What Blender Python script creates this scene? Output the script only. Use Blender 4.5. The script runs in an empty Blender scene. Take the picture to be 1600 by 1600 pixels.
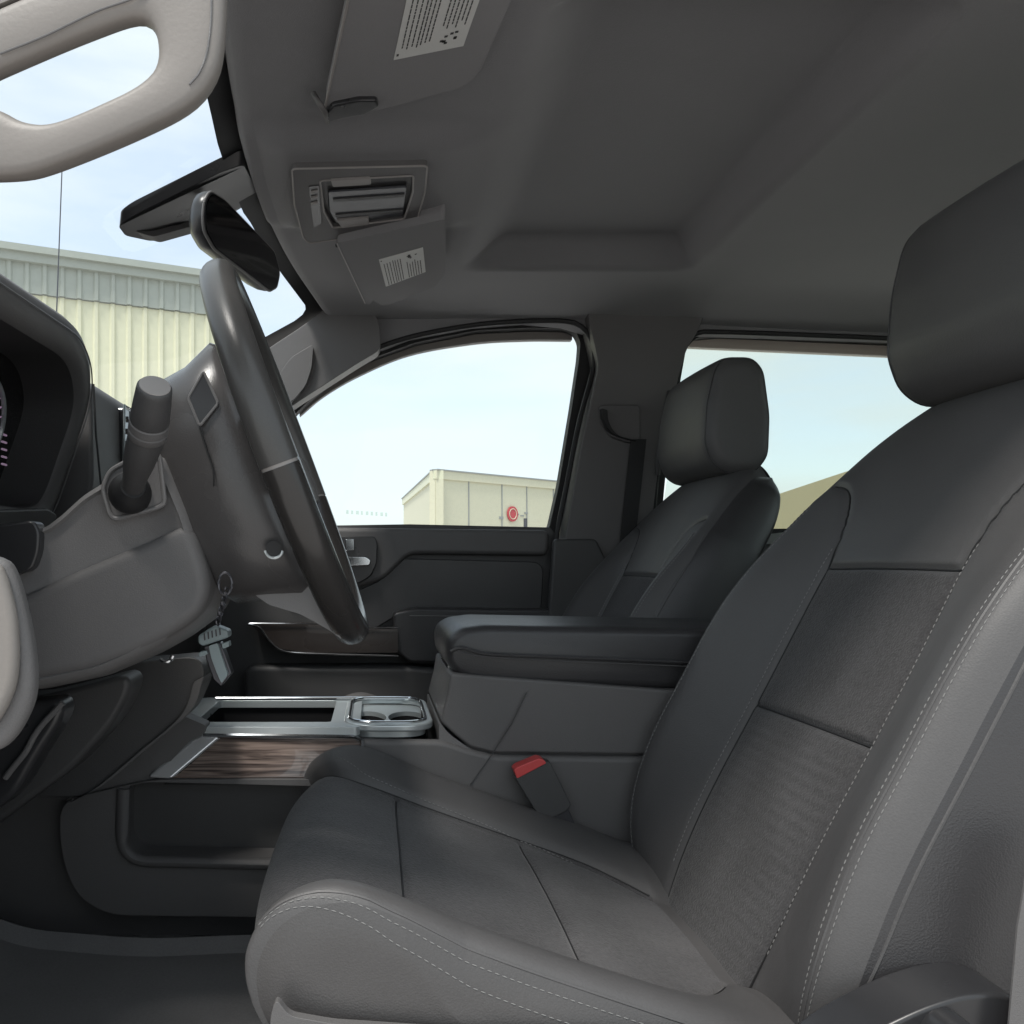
import bpy, bmesh, math, random
import numpy as np
from mathutils import Vector, Matrix
random.seed(7)
R = math.radians
sc = bpy.context.scene
C = sc.collection

# ------------------------------------------------------------ camera
cam_d = bpy.data.cameras.new('camera'); cam = bpy.data.objects.new('camera', cam_d); C.objects.link(cam)
F = 1300.0; VX, VY = 585.0, 880.0           # focal length and lateral vanishing point in pixels of the 1600 px photo
cam_d.sensor_width = 36; cam_d.lens = F/1600*36
cam_d.shift_x = (800-VX)/1600; cam_d.shift_y = -(800-VY)/1600
cam_d.clip_start = 0.02; cam_d.clip_end = 3000
cam.location = (0, 0, 0); cam.rotation_euler = (R(90), 0, 0)
sc.camera = cam

# ------------------------------------------------------------ sky
w = bpy.data.worlds.new('World'); sc.world = w; w.use_nodes = True
nt = w.node_tree; N = nt.nodes; L = nt.links
bg = N['Background']; bg.inputs['Strength'].default_value = 0.14
SUN_EL, SUN_AZ = 62, 215
sky = N.new('ShaderNodeTexSky'); sky.sky_type = 'NISHITA'; sky.sun_disc = False
sky.sun_elevation = R(SUN_EL); sky.sun_rotation = R(SUN_AZ); sky.dust_density = 2.0; sky.air_density = 1.0
tc = N.new('ShaderNodeTexCoord')
mp = N.new('ShaderNodeMapping'); mp.inputs['Scale'].default_value = (1.0, 1.0, 4.5); mp.inputs['Rotation'].default_value = (0.0, R(8), 0.0)
L.new(tc.outputs['Generated'], mp.inputs['Vector'])
ns = N.new('ShaderNodeTexNoise'); ns.inputs['Scale'].default_value = 2.6; ns.inputs['Detail'].default_value = 6; ns.inputs['Roughness'].default_value = .5
L.new(mp.outputs['Vector'], ns.inputs['Vector'])
rp = N.new('ShaderNodeValToRGB'); rp.color_ramp.elements[0].position = .36; rp.color_ramp.elements[0].color = (.6,.6,.6,1)
rp.color_ramp.elements[1].position = .58; rp.color_ramp.elements[1].color = (1,1,1,1)
L.new(ns.outputs['Fac'], rp.inputs['Fac'])
mx = N.new('ShaderNodeMix'); mx.data_type = 'RGBA'
mx.inputs['B'].default_value = (3.15, 3.45, 3.5, 1)      # thin bright cloud
L.new(rp.outputs['Color'], mx.inputs['Factor']); L.new(sky.outputs['Color'], mx.inputs['A'])
L.new(mx.outputs['Result'], bg.inputs['Color'])

# ------------------------------------------------------------ sun, exposure
sd = bpy.data.lights.new('sun', 'SUN'); sd.energy = 1.5; sd.angle = R(12); sd.color = (1, .96, .9)
sun = bpy.data.objects.new('sun', sd); C.objects.link(sun)
az, el = R(SUN_AZ), R(SUN_EL)
sdir = Vector((math.sin(az)*math.cos(el), math.cos(az)*math.cos(el), math.sin(el)))
sun.rotation_euler = sdir.to_track_quat('Z', 'Y').to_euler()
sc.view_settings.view_transform = 'Standard'; sc.view_settings.look = 'None'
sc.view_settings.exposure = 1.15; sc.view_settings.gamma = 1; sc.view_settings.use_curve_mapping = False
sc.cycles.use_denoising = True
sc.cycles.max_bounces = 10; sc.cycles.diffuse_bounces = 6; sc.cycles.transparent_max_bounces = 16

# ------------------------------------------------------------ materials
M = {}
def mat(name, col, rough=.6, metal=0, bump=None, var=0.0, coat=0, spec=.5, sheen=0, wrinkle=0):
    m = bpy.data.materials.new(name); m.use_nodes = True
    n = m.node_tree.nodes; l = m.node_tree.links; b = n['Principled BSDF']
    b.inputs['Base Color'].default_value = (*col, 1); b.inputs['Roughness'].default_value = rough
    b.inputs['Metallic'].default_value = metal; b.inputs['Coat Weight'].default_value = coat
    b.inputs['Specular IOR Level'].default_value = spec
    if sheen: b.inputs['Sheen Weight'].default_value = sheen; b.inputs['Sheen Roughness'].default_value = .5
    t = n.new('ShaderNodeTexCoord')
    if var:
        q = n.new('ShaderNodeTexNoise'); q.inputs['Scale'].default_value = 9; q.inputs['Detail'].default_value = 5
        q2 = n.new('ShaderNodeTexNoise'); q2.inputs['Scale'].default_value = 230 if 'fabric' in name else 420; q2.inputs['Detail'].default_value = 3; q2.inputs['Roughness'].default_value = .7
        l.new(t.outputs['Object'], q.inputs['Vector']); l.new(t.outputs['Object'], q2.inputs['Vector'])
        ad = n.new('ShaderNodeMath'); ad.operation = 'ADD'; l.new(q.outputs['Fac'], ad.inputs[0]); l.new(q2.outputs['Fac'], ad.inputs[1])
        mr = n.new('ShaderNodeMapRange'); fb = 'fabric' in name; mr.inputs['From Min'].default_value = .75 if fb else .6; mr.inputs['From Max'].default_value = 1.25 if fb else 1.4
        mr.inputs['To Min'].default_value = 1-var; mr.inputs['To Max'].default_value = 1+var
        l.new(ad.outputs[0], mr.inputs['Value'])
        mm = n.new('ShaderNodeVectorMath'); mm.operation = 'SCALE'; mm.inputs[0].default_value = col
        l.new(mr.outputs[0], mm.inputs['Scale']); l.new(mm.outputs[0], b.inputs['Base Color'])
        r2 = n.new('ShaderNodeMapRange'); r2.inputs['To Min'].default_value = max(.05, rough-.1); r2.inputs['To Max'].default_value = min(1, rough+.1)
        l.new(q.outputs['Fac'], r2.inputs['Value']); l.new(r2.outputs[0], b.inputs['Roughness'])
    if bump:
        kind, scale, strength, dist = bump
        if kind == 'grain':
            x = n.new('ShaderNodeTexVoronoi'); x.inputs['Scale'].default_value = scale; out = x.outputs['Distance']
        elif kind == 'weave':
            x = n.new('ShaderNodeTexWave'); x.inputs['Scale'].default_value = scale; x.inputs['Distortion'].default_value = 2.5; x.inputs['Detail'].default_value = 2
            x.bands_direction = 'DIAGONAL'; out = x.outputs['Color']
        else:
            x = n.new('ShaderNodeTexNoise'); x.inputs['Scale'].default_value = scale; x.inputs['Detail'].default_value = 4; out = x.outputs['Fac']
        l.new(t.outputs['Object'], x.inputs['Vector'])
        bp = n.new('ShaderNodeBump'); bp.inputs['Strength'].default_value = strength; bp.inputs['Distance'].default_value = dist
        l.new(out, bp.inputs['Height']); l.new(bp.outputs['Normal'], b.inputs['Normal'])
        if wrinkle:
            wn = n.new('ShaderNodeTexNoise'); wn.inputs['Scale'].default_value = 7; wn.inputs['Detail'].default_value = 1.5; wn.inputs['Distortion'].default_value = .6
            l.new(t.outputs['Object'], wn.inputs['Vector'])
            b2 = n.new('ShaderNodeBump'); b2.inputs['Strength'].default_value = .3*wrinkle; b2.inputs['Distance'].default_value = .012
            l.new(wn.outputs['Fac'], b2.inputs['Height']); l.new(b2.outputs['Normal'], bp.inputs['Normal'])
    M[name] = m; return m

mat('plastic', (.112,.108,.108), .55, bump=('grain',900,.25,.0006), var=.06)
mat('plastic_dark', (.060,.059,.060), .5, bump=('grain',900,.25,.0006), var=.06)
mat('hub_plastic', (.066,.063,.063), .26, bump=('grain',900,.15,.0005), var=.06)
mat('plastic_light', (.145,.141,.141), .38, bump=('grain',900,.25,.0006), var=.05)
mat('piano', (.012,.012,.013), .12, coat=.5)
mat('gloss_dark', (.028,.028,.030), .3, var=.05)
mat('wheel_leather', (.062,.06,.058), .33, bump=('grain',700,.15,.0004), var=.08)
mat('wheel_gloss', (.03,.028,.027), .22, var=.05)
mat('tray_black', (.014,.014,.015), 1, spec=.1)
mat('brushed', (.80,.80,.81), .25, .6, var=.05)
mat('headliner', (.205,.202,.209), .95, bump=('noise',700,.5,.001), var=.06, sheen=.2)
mat('visor', (.235,.231,.236), .9, bump=('noise',700,.4,.0008), var=.05)
mat('leather', (.078,.076,.077), .54, bump=('grain',650,.22,.0006), var=.10, wrinkle=1)
mat('leather_black', (.041,.040,.042), .36, bump=('grain',650,.35,.0006), var=.07)
mat('fabric', (.050,.049,.051), .95, bump=('noise',420,1,.0015), var=.30, sheen=.15, wrinkle=1, spec=.2)
mat('fabric_side', (.066,.064,.066), .92, bump=('noise',420,1,.0015), var=.30, sheen=.15, wrinkle=1, spec=.2)
mat('knob_end', (.30,.28,.27), .5)
mat('leather_shaded', (.068,.065,.065), .45, bump=('grain',650,.3,.0006), var=.12, wrinkle=1)  # leather darkened to put shade into the cushion's lower sides
mat('stitch', (.20,.198,.195), .7)
mat('chrome', (.62,.64,.66), .12, 1, var=.04)
mat('satin', (.50,.54,.55), .3, .55, var=.05)
mat('rubber', (.012,.012,.013), .6)
mat('carpet', (.17,.165,.162), 1, bump=('noise',350,1,.004), var=.25)
mat('mat_rubber', (.17,.166,.167), .75, bump=('noise',200,.5,.001), var=.2)
mat('cream', (.200,.184,.170), .5, bump=('noise',300,.3,.0005), var=.04)  # puts sunlight into the grey handle and pillar cap; door lip's own colour
mat('body_paint', (.55,.49,.43), .4)
mat('paper', (.62,.62,.6), .6, var=.05)
mat('ink', (.06,.06,.06), .8)
mat('red', (.62,.07,.07), .35)
mat('grey_clip', (.36,.44,.46), .4)
mat('lens', (.055,.058,.068), .35, var=.05)
mat('pale_ground', (.52,.49,.475), .9, bump=('noise',30,.5,.02), var=.15)  # unseen lot surface, made pale to bounce light up into the cab
mat('steel_teal', (.36,.39,.35), .5, var=.06)
mat('steel_yellow', (.66,.66,.49), .5, var=.05)
mat('cream_panel', (.62,.60,.45), .6, var=.05)
mat('tan_roof', (.42,.37,.23), .7, var=.08)
mat('grey_wall', (.3,.31,.3), .7, var=.06)
mat('sign_red', (.5,.06,.07), .5)
mat('metal_dark', (.1,.1,.11), .35, .8)
mat('mirror', (.10,.10,.105), .08, 1)

# wood trim: stretched grain
m = mat('wood', (.2,.12,.09), .16, coat=1.0)
n = m.node_tree.nodes; l = m.node_tree.links; b = n['Principled BSDF']
t = n.new('ShaderNodeTexCoord'); g = n.new('ShaderNodeMapping'); g.inputs['Scale'].default_value = (5, 60, 120)
q = n.new('ShaderNodeTexNoise'); q.inputs['Scale'].default_value = 1.4; q.inputs['Detail'].default_value = 8; q.inputs['Distortion'].default_value = 1.2
c = n.new('ShaderNodeValToRGB'); c.color_ramp.elements[0].position = .35; c.color_ramp.elements[0].color = (.045,.032,.028,1)
c.color_ramp.elements[1].position = .65; c.color_ramp.elements[1].color = (.27,.205,.175,1)
l.new(t.outputs['Object'], g.inputs['Vector']); l.new(g.outputs[0], q.inputs['Vector']); l.new(q.outputs['Fac'], c.inputs['Fac']); l.new(c.outputs[0], b.inputs['Base Color'])

mat('dark_wood', (.028,.022,.020), .3, coat=.3, var=.1)
mat('etch', (.75,.85,.85), .5)
def glassmat(name, tint, refl):
    m = bpy.data.materials.new(name); m.use_nodes = True; n = m.node_tree.nodes; l = m.node_tree.links
    n.remove(n['Principled BSDF']); o = n['Material Output']
    tr = n.new('ShaderNodeBsdfTransparent'); tr.inputs['Color'].default_value = (*tint, 1)
    gl = n.new('ShaderNodeBsdfGlossy'); gl.inputs['Roughness'].default_value = .02
    fr = n.new('ShaderNodeFresnel'); fr.inputs['IOR'].default_value = refl
    mi = n.new('ShaderNodeMixShader'); l.new(fr.outputs[0], mi.inputs[0]); l.new(tr.outputs[0], mi.inputs[1]); l.new(gl.outputs[0], mi.inputs[2])
    l.new(mi.outputs[0], o.inputs['Surface']); M[name] = m
glassmat('glass', (.965,.98,.985), 1.22)
glassmat('glass_rear', (.86,.89,.86), 1.22)

def glow(name, col, s):
    m = mat(name, col, .5); b = m.node_tree.nodes['Principled BSDF']
    b.inputs['Emission Color'].default_value = (*col, 1); b.inputs['Emission Strength'].default_value = s
glow('gauge_glow', (.5,.35,.5), .12)

# ------------------------------------------------------------ helpers
def P(px, py, Y):            # a point at lateral distance Y from where the photographer stood
    return Vector(((px-VX)*Y/F, Y, -(py-VY)*Y/F))
def PZ(px, py, Z):           # same on a level plane
    return P(px, py, -Z*F/(py-VY))
def PX(px, py, X):
    return P(px, py, X*F/(px-VX))
def PP(pts, Y): return [P(a, b, Y) for a, b in pts]

def thing(name, label, cat, loc=(0,0,0), group=None, kind=None):
    o = bpy.data.objects.new(name, None); o.empty_display_size = .05; C.objects.link(o); o.location = loc
    o['label'] = label; o['category'] = cat
    if group: o['group'] = group
    if kind: o['kind'] = kind
    return o
def tag(o, label, cat, group=None):
    o['label'] = label; o['category'] = cat
    if group: o['group'] = group
    return o
def obj(name, bm, m, parent=None, bevel=0, seg=3, smooth=True, sub=0, angle=35, recalc=True, label=None):
    if recalc: bmesh.ops.recalc_face_normals(bm, faces=bm.faces)
    me = bpy.data.meshes.new(name); bm.to_mesh(me); bm.free()
    for mm in (m if isinstance(m, (list, tuple)) else [m]): me.materials.append(M[mm])
    o = bpy.data.objects.new(name, me); C.objects.link(o)
    if smooth:
        for p in me.polygons: p.use_smooth = True
        if not bevel: me.set_sharp_from_angle(angle=R(angle))
    if bevel:
        md = o.modifiers.new('bevel', 'BEVEL'); md.width = bevel; md.segments = seg; md.limit_method = 'ANGLE'; md.angle_limit = R(28); md.harden_normals = True
    if sub:
        md = o.modifiers.new('sub', 'SUBSURF'); md.levels = md.render_levels = sub
    if parent:
        o.parent = parent; o.matrix_parent_inverse = Matrix.Translation(-parent.location) if parent.parent is None else Matrix.Identity(4)
    if label: o['label'] = label
    return o
def rnd(pts, r, k=5, closed=True):
    """round the corners of a polygon (3D or 2D points)"""
    pts = [Vector(p) for p in pts]; n = len(pts); out = []
    for i in range(n):
        if not closed and i in (0, n-1): out.append(pts[i]); continue
        rr = r[i] if isinstance(r, (list, tuple)) else r
        a, b, c = pts[i-1], pts[i], pts[(i+1) % n]
        d1 = min(rr, (a-b).length*.45); d2 = min(rr, (c-b).length*.45)
        if rr <= 0: out.append(b); continue
        p0 = b+(a-b).normalized()*d1; p1 = b+(c-b).normalized()*d2
        for j in range(k+1):
            t = j/k; out.append(p0*(1-t)**2+b*2*t*(1-t)+p1*t*t)
    return out
def slab(bm, pts, vec):
    vec = Vector(vec)
    a = [bm.verts.new(p) for p in pts]; b = [bm.verts.new(Vector(p)+vec) for p in pts]
    bm.faces.new(a); bm.faces.new(list(reversed(b)))
    for i in range(len(a)): bm.faces.new((a[i-1], a[i], b[i], b[i-1]))
    return bm
def prism(pts, vec): return slab(bmesh.new(), pts, vec)
def ypoly(px, Y0, Y1, r=0):  # outline traced at Y0, carried to Y1 in real space
    p = PP(px, Y0)
    if r: p = rnd(p, r)
    return prism(p, (0, Y1-Y0, 0))
def box(bm, x0, x1, y0, y1, z0, z1):
    return slab(bm, [(x0,y0,z0),(x1,y0,z0),(x1,y0,z1),(x0,y0,z1)], (0, y1-y0, 0))
def B(*a): return box(bmesh.new(), *a)
def cr(pts, n):
    """Catmull-Rom through points, n samples, roughly even in arc length"""
    p = np.array([list(q) for q in pts], float); p = np.vstack([2*p[0]-p[1], p, 2*p[-1]-p[-2]])
    out = []
    for i in range(1, len(p)-2):
        for t in np.linspace(0, 1, 40, endpoint=False):
            out.append(.5*((2*p[i])+(-p[i-1]+p[i+1])*t+(2*p[i-1]-5*p[i]+4*p[i+1]-p[i+2])*t*t+(-p[i-1]+3*p[i]-3*p[i+1]+p[i+2])*t**3))
    out.append(p[-2]); out = np.array(out)
    d = np.r_[0, np.cumsum(np.linalg.norm(np.diff(out, axis=0), axis=1))]
    s = np.linspace(0, d[-1], n)
    return np.array([np.interp(s, d, out[:, k]) for k in range(out.shape[1])]).T
def tube(path, rad, nseg=12, closed=False, caps=True, bm=None, flat=1.0, up=None):
    bm = bm or bmesh.new(); path = [Vector(p) for p in path]; n = len(path); rings = []
    ref = Vector(up) if up else Vector((0.123, .21, .97)).normalized()
    for i, p in enumerate(path):
        if closed: tdir = (path[(i+1) % n]-path[i-1]).normalized()
        else: tdir = (path[min(i+1, n-1)]-path[max(i-1, 0)]).normalized()
        a = tdir.cross(ref).normalized(); bq = a.cross(tdir).normalized()
        r = rad[i] if isinstance(rad, (list, tuple, np.ndarray)) else rad
        rings.append([bm.verts.new(p+a*math.cos(2*math.pi*k/nseg)*r+bq*math.sin(2*math.pi*k/nseg)*r*flat) for k in range(nseg)])
    for i in range(n if closed else n-1):
        A, Bq = rings[i], rings[(i+1) % n]
        for k in range(nseg): bm.faces.new((A[k-1], A[k], Bq[k], Bq[k-1]))
    if caps and not closed:
        bm.faces.new(list(reversed(rings[0]))); bm.faces.new(rings[-1])
    return bm
def strip(path, wvec, tvec):  # rectangular bar along a path
    bm = bmesh.new(); wvec = Vector(wvec); tvec = Vector(tvec); rs = []
    for p in path:
        p = Vector(p); rs.append([bm.verts.new(q) for q in (p, p+wvec, p+wvec+tvec, p+tvec)])
    for a, b in zip(rs, rs[1:]):
        for k in range(4): bm.faces.new((a[k-1], a[k], b[k], b[k-1]))
    bm.faces.new(rs[0]); bm.faces.new(list(reversed(rs[-1])))
    return bm
def loft(loops, cap=True, closed_v=True):
    bm = bmesh.new(); V = [[bm.verts.new(p) for p in lp] for lp in loops]
    for a, b in zip(V, V[1:]):
        for k in range(len(a)): bm.faces.new((a[k-1], a[k], b[k], b[k-1]))
    if cap: bm.faces.new(list(reversed(V[0]))); bm.faces.new(V[-1])
    return bm
def resamp(pts, n):
    p = np.array([list(q) for q in pts]); p = np.vstack([p, p[:1]])
    d = np.r_[0, np.cumsum(np.linalg.norm(np.diff(p, axis=0), axis=1))]
    s = np.linspace(0, d[-1], n, endpoint=False)
    return np.array([np.interp(s, d, p[:, k]) for k in range(p.shape[1])]).T
def holed(outer, holes, vec):
    """plate with holes, extruded by vec"""
    bm = bmesh.new(); vec = Vector(vec); es = []; loops = []
    for lp in [outer]+holes:
        vs = [bm.verts.new(p) for p in lp]; loops.append(vs)
        for i in range(len(vs)): es.append(bm.edges.new((vs[i-1], vs[i])))
    bmesh.ops.triangle_fill(bm, use_beauty=True, edges=es, normal=vec.normalized())
    ax = max(range(3), key=lambda k: abs(vec[k])); I = [k for k in range(3) if k != ax]
    def inside(p, lp):
        c_ = False
        for i in range(len(lp)):
            a, b = lp[i-1], lp[i]
            if (a[I[1]] > p[I[1]]) != (b[I[1]] > p[I[1]]) and p[I[0]] < (b[I[0]]-a[I[0]])*(p[I[1]]-a[I[1]])/(b[I[1]]-a[I[1]])+a[I[0]]: c_ = not c_
        return c_
    bad = [f for f in bm.faces if any(inside(f.calc_center_median(), h) for h in holes)]
    if bad: bmesh.ops.delete(bm, geom=bad, context='FACES_ONLY')
    r = bmesh.ops.extrude_face_region(bm, geom=list(bm.faces))
    bmesh.ops.translate(bm, verts=[v for v in r['geom'] if isinstance(v, bmesh.types.BMVert)], vec=vec)
    return bm
def ringloft(outer, hole, Y, th, n=96, m_=10):
    """rounded frame between two loops (both 3D at Y), cross-section a rounded box of thickness th along +Y"""
    A = resamp(outer, 400); H = resamp(hole, 400)
    c = H.mean(axis=0)
    def byang(L_):
        a = np.arctan2(L_[:, 2]-c[2], L_[:, 0]-c[0]); o = np.argsort(a); a = a[o]; q = L_[o]
        ang = np.linspace(-math.pi, math.pi, n, endpoint=False)
        aa = np.r_[a-2*math.pi, a, a+2*math.pi]; qq = np.vstack([q, q, q])
        return np.array([np.interp(ang, aa, qq[:, k]) for k in range(3)]).T
    a, h = byang(A), byang(H); bm = bmesh.new(); rings = []
    for k in range(2*m_):
        t = 2*math.pi*k/(2*m_); cx = math.copysign(abs(math.cos(t))**.42, math.cos(t)); sy = math.copysign(abs(math.sin(t))**.62, math.sin(t))
        f = .5+.5*cx
        rings.append([bm.verts.new((a[i]*f+h[i]*(1-f))+np.array([0, th*.5+th*.5*sy, 0])) for i in range(n)])
    for k in range(2*m_):
        p, q = rings[k-1], rings[k]
        for i in range(n): bm.faces.new((p[i-1], p[i], q[i], q[i-1]))
    return bm
def smooth(a, b, x):
    t = np.clip((x-a)/(b-a), 0, 1); return t*t*(3-2*t)

# =================================================================== THE TRUCK CAB
cab = thing('truck_cab', 'dark grey crew cab interior of a pickup truck with its ceiling, pillars, windows and floor', 'truck cab', (.5, 1.29, -.5))

# headliner: one sheet with a lower front pad, a raised middle and sides that curl down to the doors
CY = 1.29
def header_x(y): return -.188+.085*((y-CY)/.74)**2
def roof_z(x, y):
    d = abs(y-CY)
    z = .600+.0*x
    z += .058*(1-smooth(.600,.640,x))*smooth(.17,.27,x)*(1-smooth(.375,.41,d))      # recess over the front seats
    z -= .007*(1-smooth(.12,.25,x))                                            # front pad
    z -= .018*(1-smooth(.13,.19,d))*(1-smooth(.09,.20,x))*smooth(-.2,-.12,x)   # overhead console bulge
    z -= .03*smooth(.9,1.8,x)
    k = smooth(.48,.73,d)**1.4; z = z*(1-k)+(.584-.035*smooth(.35,1.3,x))*k
    return z
bm = bmesh.new(); nx, ny = 150, 110; rows = []
for j in range(ny+1):
    y = CY-.735+1.47*j/ny; hx = header_x(y); r_ = []
    # rolled front edge
    for (dx, dz) in ((.028,.05),(.010,.046),(.0,.034),(-.004,.018),(0,.006),(.008,.001)): 
        r_.append(bm.verts.new((hx+dx, y, roof_z(hx+.03, y)+dz)))
    for i in range(nx+1):
        x = hx+.02+(1.75-hx-.02)*(i/nx)**1.3
        r_.append(bm.verts.new((x, y, roof_z(x, y))))
    rows.append(r_)
for a, b in zip(rows, rows[1:]):
    for i in range(len(a)-1): bm.faces.new((a[i], a[i+1], b[i+1], b[i]))
o = obj('headliner', bm, 'headliner', cab, recalc=False, angle=70)
md = o.modifiers.new('s', 'SOLIDIFY'); md.thickness = .02; md.offset = 1
o.data.update()
# outer roof skin
obj('roof_panel', B(-.1,1.8,.5,2.1,.74,.76), 'body_paint', cab)
# windscreen: header to cowl
def wsp(y, t):
    x0 = header_x(y)-.006; z0 = roof_z(header_x(y)+.03, y)+.03
    return Vector((x0*(1-t)+(-.98+.1*((y-CY)/.74)**2)*t, y, z0*(1-t)+.20*t))
bm = bmesh.new(); g = []
for j in range(25):
    y = CY-.70+1.40*j/24; g.append([bm.verts.new(wsp(y, i/12)+Vector((0,0,.012*math.sin(math.pi*i/12)))) for i in range(13)])
for a, b in zip(g, g[1:]):
    for i in range(12): bm.faces.new((a[i], a[i+1], b[i+1], b[i]))
ws = obj('windscreen', bm, 'glass', cab, recalc=False)
# black ceramic band along the glass edge
bm = bmesh.new()
wid = lambda j: .045+.0*j
for j in range(24):
    y0 = CY-.70+1.40*j/24; y1 = CY-.70+1.40*(j+1)/24; off = Vector((.002,0,-.004))
    q = [wsp(y0,-.03)+off, wsp(y1,-.03)+off, wsp(y1,.040)+off, wsp(y0,.040)+off]
    bm.faces.new([bm.verts.new(p) for p in q])
bmesh.ops.remove_doubles(bm, verts=bm.verts, dist=.0005)
# corner and side of the band on the far side (rounded corner)
loc = [wsp(1.92,.0), wsp(1.925,.04), wsp(1.945,.046), wsp(1.962,.062), wsp(1.971,.09), wsp(1.974,.3), wsp(1.974,1), wsp(2.04,1), wsp(2.04,0)]
bm.faces.new([bm.verts.new(p+Vector((.002,0,-.004))) for p in loc])
obj('frit', bm, 'rubber', ws, recalc=False)
# far front pillar trim and near one
far_p = [(300,630),(424,541),(470,511),(500,489),(520,470),(572,470),(592,500),(596,546),(560,567),(458,633),(300,770),(200,860),(200,740)]
obj('front_pillar_trim', ypoly(far_p, 1.965, 2.02, .02), 'plastic_light', cab, bevel=.008)
obj('tweeter_cover', ypoly([(437,640),(437,583),(455,558),(490,537),(487,575),(478,602),(462,622)], 1.945, 1.975, .012), 'plastic_light', cab, bevel=.01)
# far centre pillar
cp = [(908,440),(1120,440),(1092,515),(1073,545),(1060,590),(1028,735),(1015,850),(1010,1010),(866,1010),(882,850),(908,700),(936,570)]
obj('centre_pillar_trim', ypoly(cp, 1.955, 2.03, .02), 'plastic', cab, bevel=.02, seg=5)
obj('lower_pillar_trim', ypoly([(866,842),(932,842),(960,900),(960,1150),(850,1150),(858,960)], 1.935, 1.96, .01), 'plastic_dark', cab, bevel=.006)
obj('grab_handle', tube(cr([P(1027,742,1.93),P(1030,700,1.915),P(1040,640,1.915),P(1046,612,1.93)], 16), .006), 'plastic_dark', cab)
obj('roof_rail_trim', ypoly([(560,556),(640,525),(740,506),(820,500),(882,505),(945,524),(1085,518),(1390,528),(1900,545),(1900,470),(640,430),(520,470),(500,530)], 1.99, 2.034), 'headliner', cab)
# seal lips round the door openings
def seal(pts, Y, rad, par, name='door_seal'):
    return obj(name, tube(cr(PP(pts, Y), 90), rad, 8), 'rubber', par)
seal([(425,665),(457,628),(500,590),(560,556),(640,527),(740,508),(820,502),(882,502),(908,510),(926,535),(927,575),(905,660),(885,760),(868,850),(856,970),(852,1150)], 1.985, .006, cab)
seal([(1018,850),(1027,740),(1050,640),(1058,590),(1066,545),(1085,523),(1130,519),(1390,529),(1700,545)], 1.985, .006, cab)

# passenger door
pd = obj('front_door', ypoly([(150,800),(445,822),(640,819),(860,824),(868,835),(852,1000),(848,1250),(150,1250)], 2.01, 2.10, .004), 'plastic_dark', cab, bevel=.008)
Yw = 2.035
outer = [(300,790),(425,665),(457,628),(500,590),(560,556),(640,527),(740,508),(820,502),(882,502),(908,510),(926,535),(927,575),(905,660),(885,760),(874,835),(300,840)]
inner = [(380,728),(478,630),(520,595),(575,562),(650,535),(745,516),(830,512),(885,513),(900,519),(907,534),(905,560),(893,640),(873,760),(858,826),(380,822)]
bm = holed(rnd(PP(outer, Yw), .01), [rnd(PP(inner, Yw), .01)], (0,.035,0))
obj('window_frame', bm, 'rubber', pd, angle=40)
# pale painted lip of the door opening seen above the glass
lip = cr(PP([(468,650),(505,619),(560,587),(640,554),(740,536),(820,531),(894,531)], 2.075), 40)
obj('outer_lip', strip(lip, (0,0,.03), (0,.02,0)), 'cream', pd)
obj('window_glass', prism(PP([(380,740),(478,630),(560,570),(650,535),(745,516),(895,513),(907,534),(858,830),(380,830)], 2.085), (0,.004,0)), 'glass', pd)
# faint marks low on the pane
bm = bmesh.new()
for k in range(9):
    x = 541+k*7.6; w_ = random.uniform(3, 5.5)
    slab(bm, PP([(x,797+k*.5),(x+w_,797+k*.5),(x+w_,803+k*.5),(x,803+k*.5)], 2.083), (0,.001,0))
obj('etched_mark', bm, 'glass_rear', pd)
# inner door furniture
obj('upper_pad', ypoly([(440,823),(860,828),(858,868),(640,866),(600,905),(520,930),(440,930)], 1.985, 2.02, .02), 'plastic', pd, bevel=.012)
obj('door_insert', ypoly([(610,872),(850,878),(846,960),(630,956),(540,1010),(540,930),(600,905)], 1.998, 2.02, .03), 'leather_black', pd, bevel=.006)
ar = obj('door_armrest', ypoly([(615,958),(650,950),(870,952),(870,1040),(640,1035),(615,1015)], 1.94, 2.02, .01), 'leather_black', pd, bevel=.008)
obj('stitching', tube(PP([(640,962),(868,964)], 1.938), .001, 6), 'stitch', ar)
tr = obj('wood_trim', ypoly([(390,975),(530,976),(545,983),(622,983),(622,1020),(480,1020),(430,1012)], 1.93, 2.0, .006), 'dark_wood', pd, bevel=.004)
obj('chrome_edge', tube(cr(PP([(388,975),(405,980),(420,1000),(440,1016),(480,1021),(622,1025)], 1.925), 40), .0025, 8), 'chrome', tr)
obj('chrome_edge', tube(PP([(390,974),(530,975),(540,981),(622,981)], 1.925), .0016, 8), 'chrome', tr)
hb = obj('handle_bezel', ypoly([(520,838),(586,838),(590,850),(589,880),(580,900),(560,912),(520,912)], 1.972, 1.99, .008), 'gloss_dark', pd, bevel=.003)
obj('door_handle', ypoly([(515,869),(572,869),(580,875),(578,884),(515,886)], 1.955, 1.968, .006), 'chrome', hb, bevel=.003)
obj('lock_button', ypoly([(540,842),(553,842),(553,860),(540,860)], 1.965, 1.975, .003), 'chrome', hb, bevel=.001)
obj('map_pocket', ypoly([(380,1040),(640,1040),(850,1060),(850,1250),(380,1250)], 1.95, 2.02, .03), 'plastic_dark', pd, bevel=.015)
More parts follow.
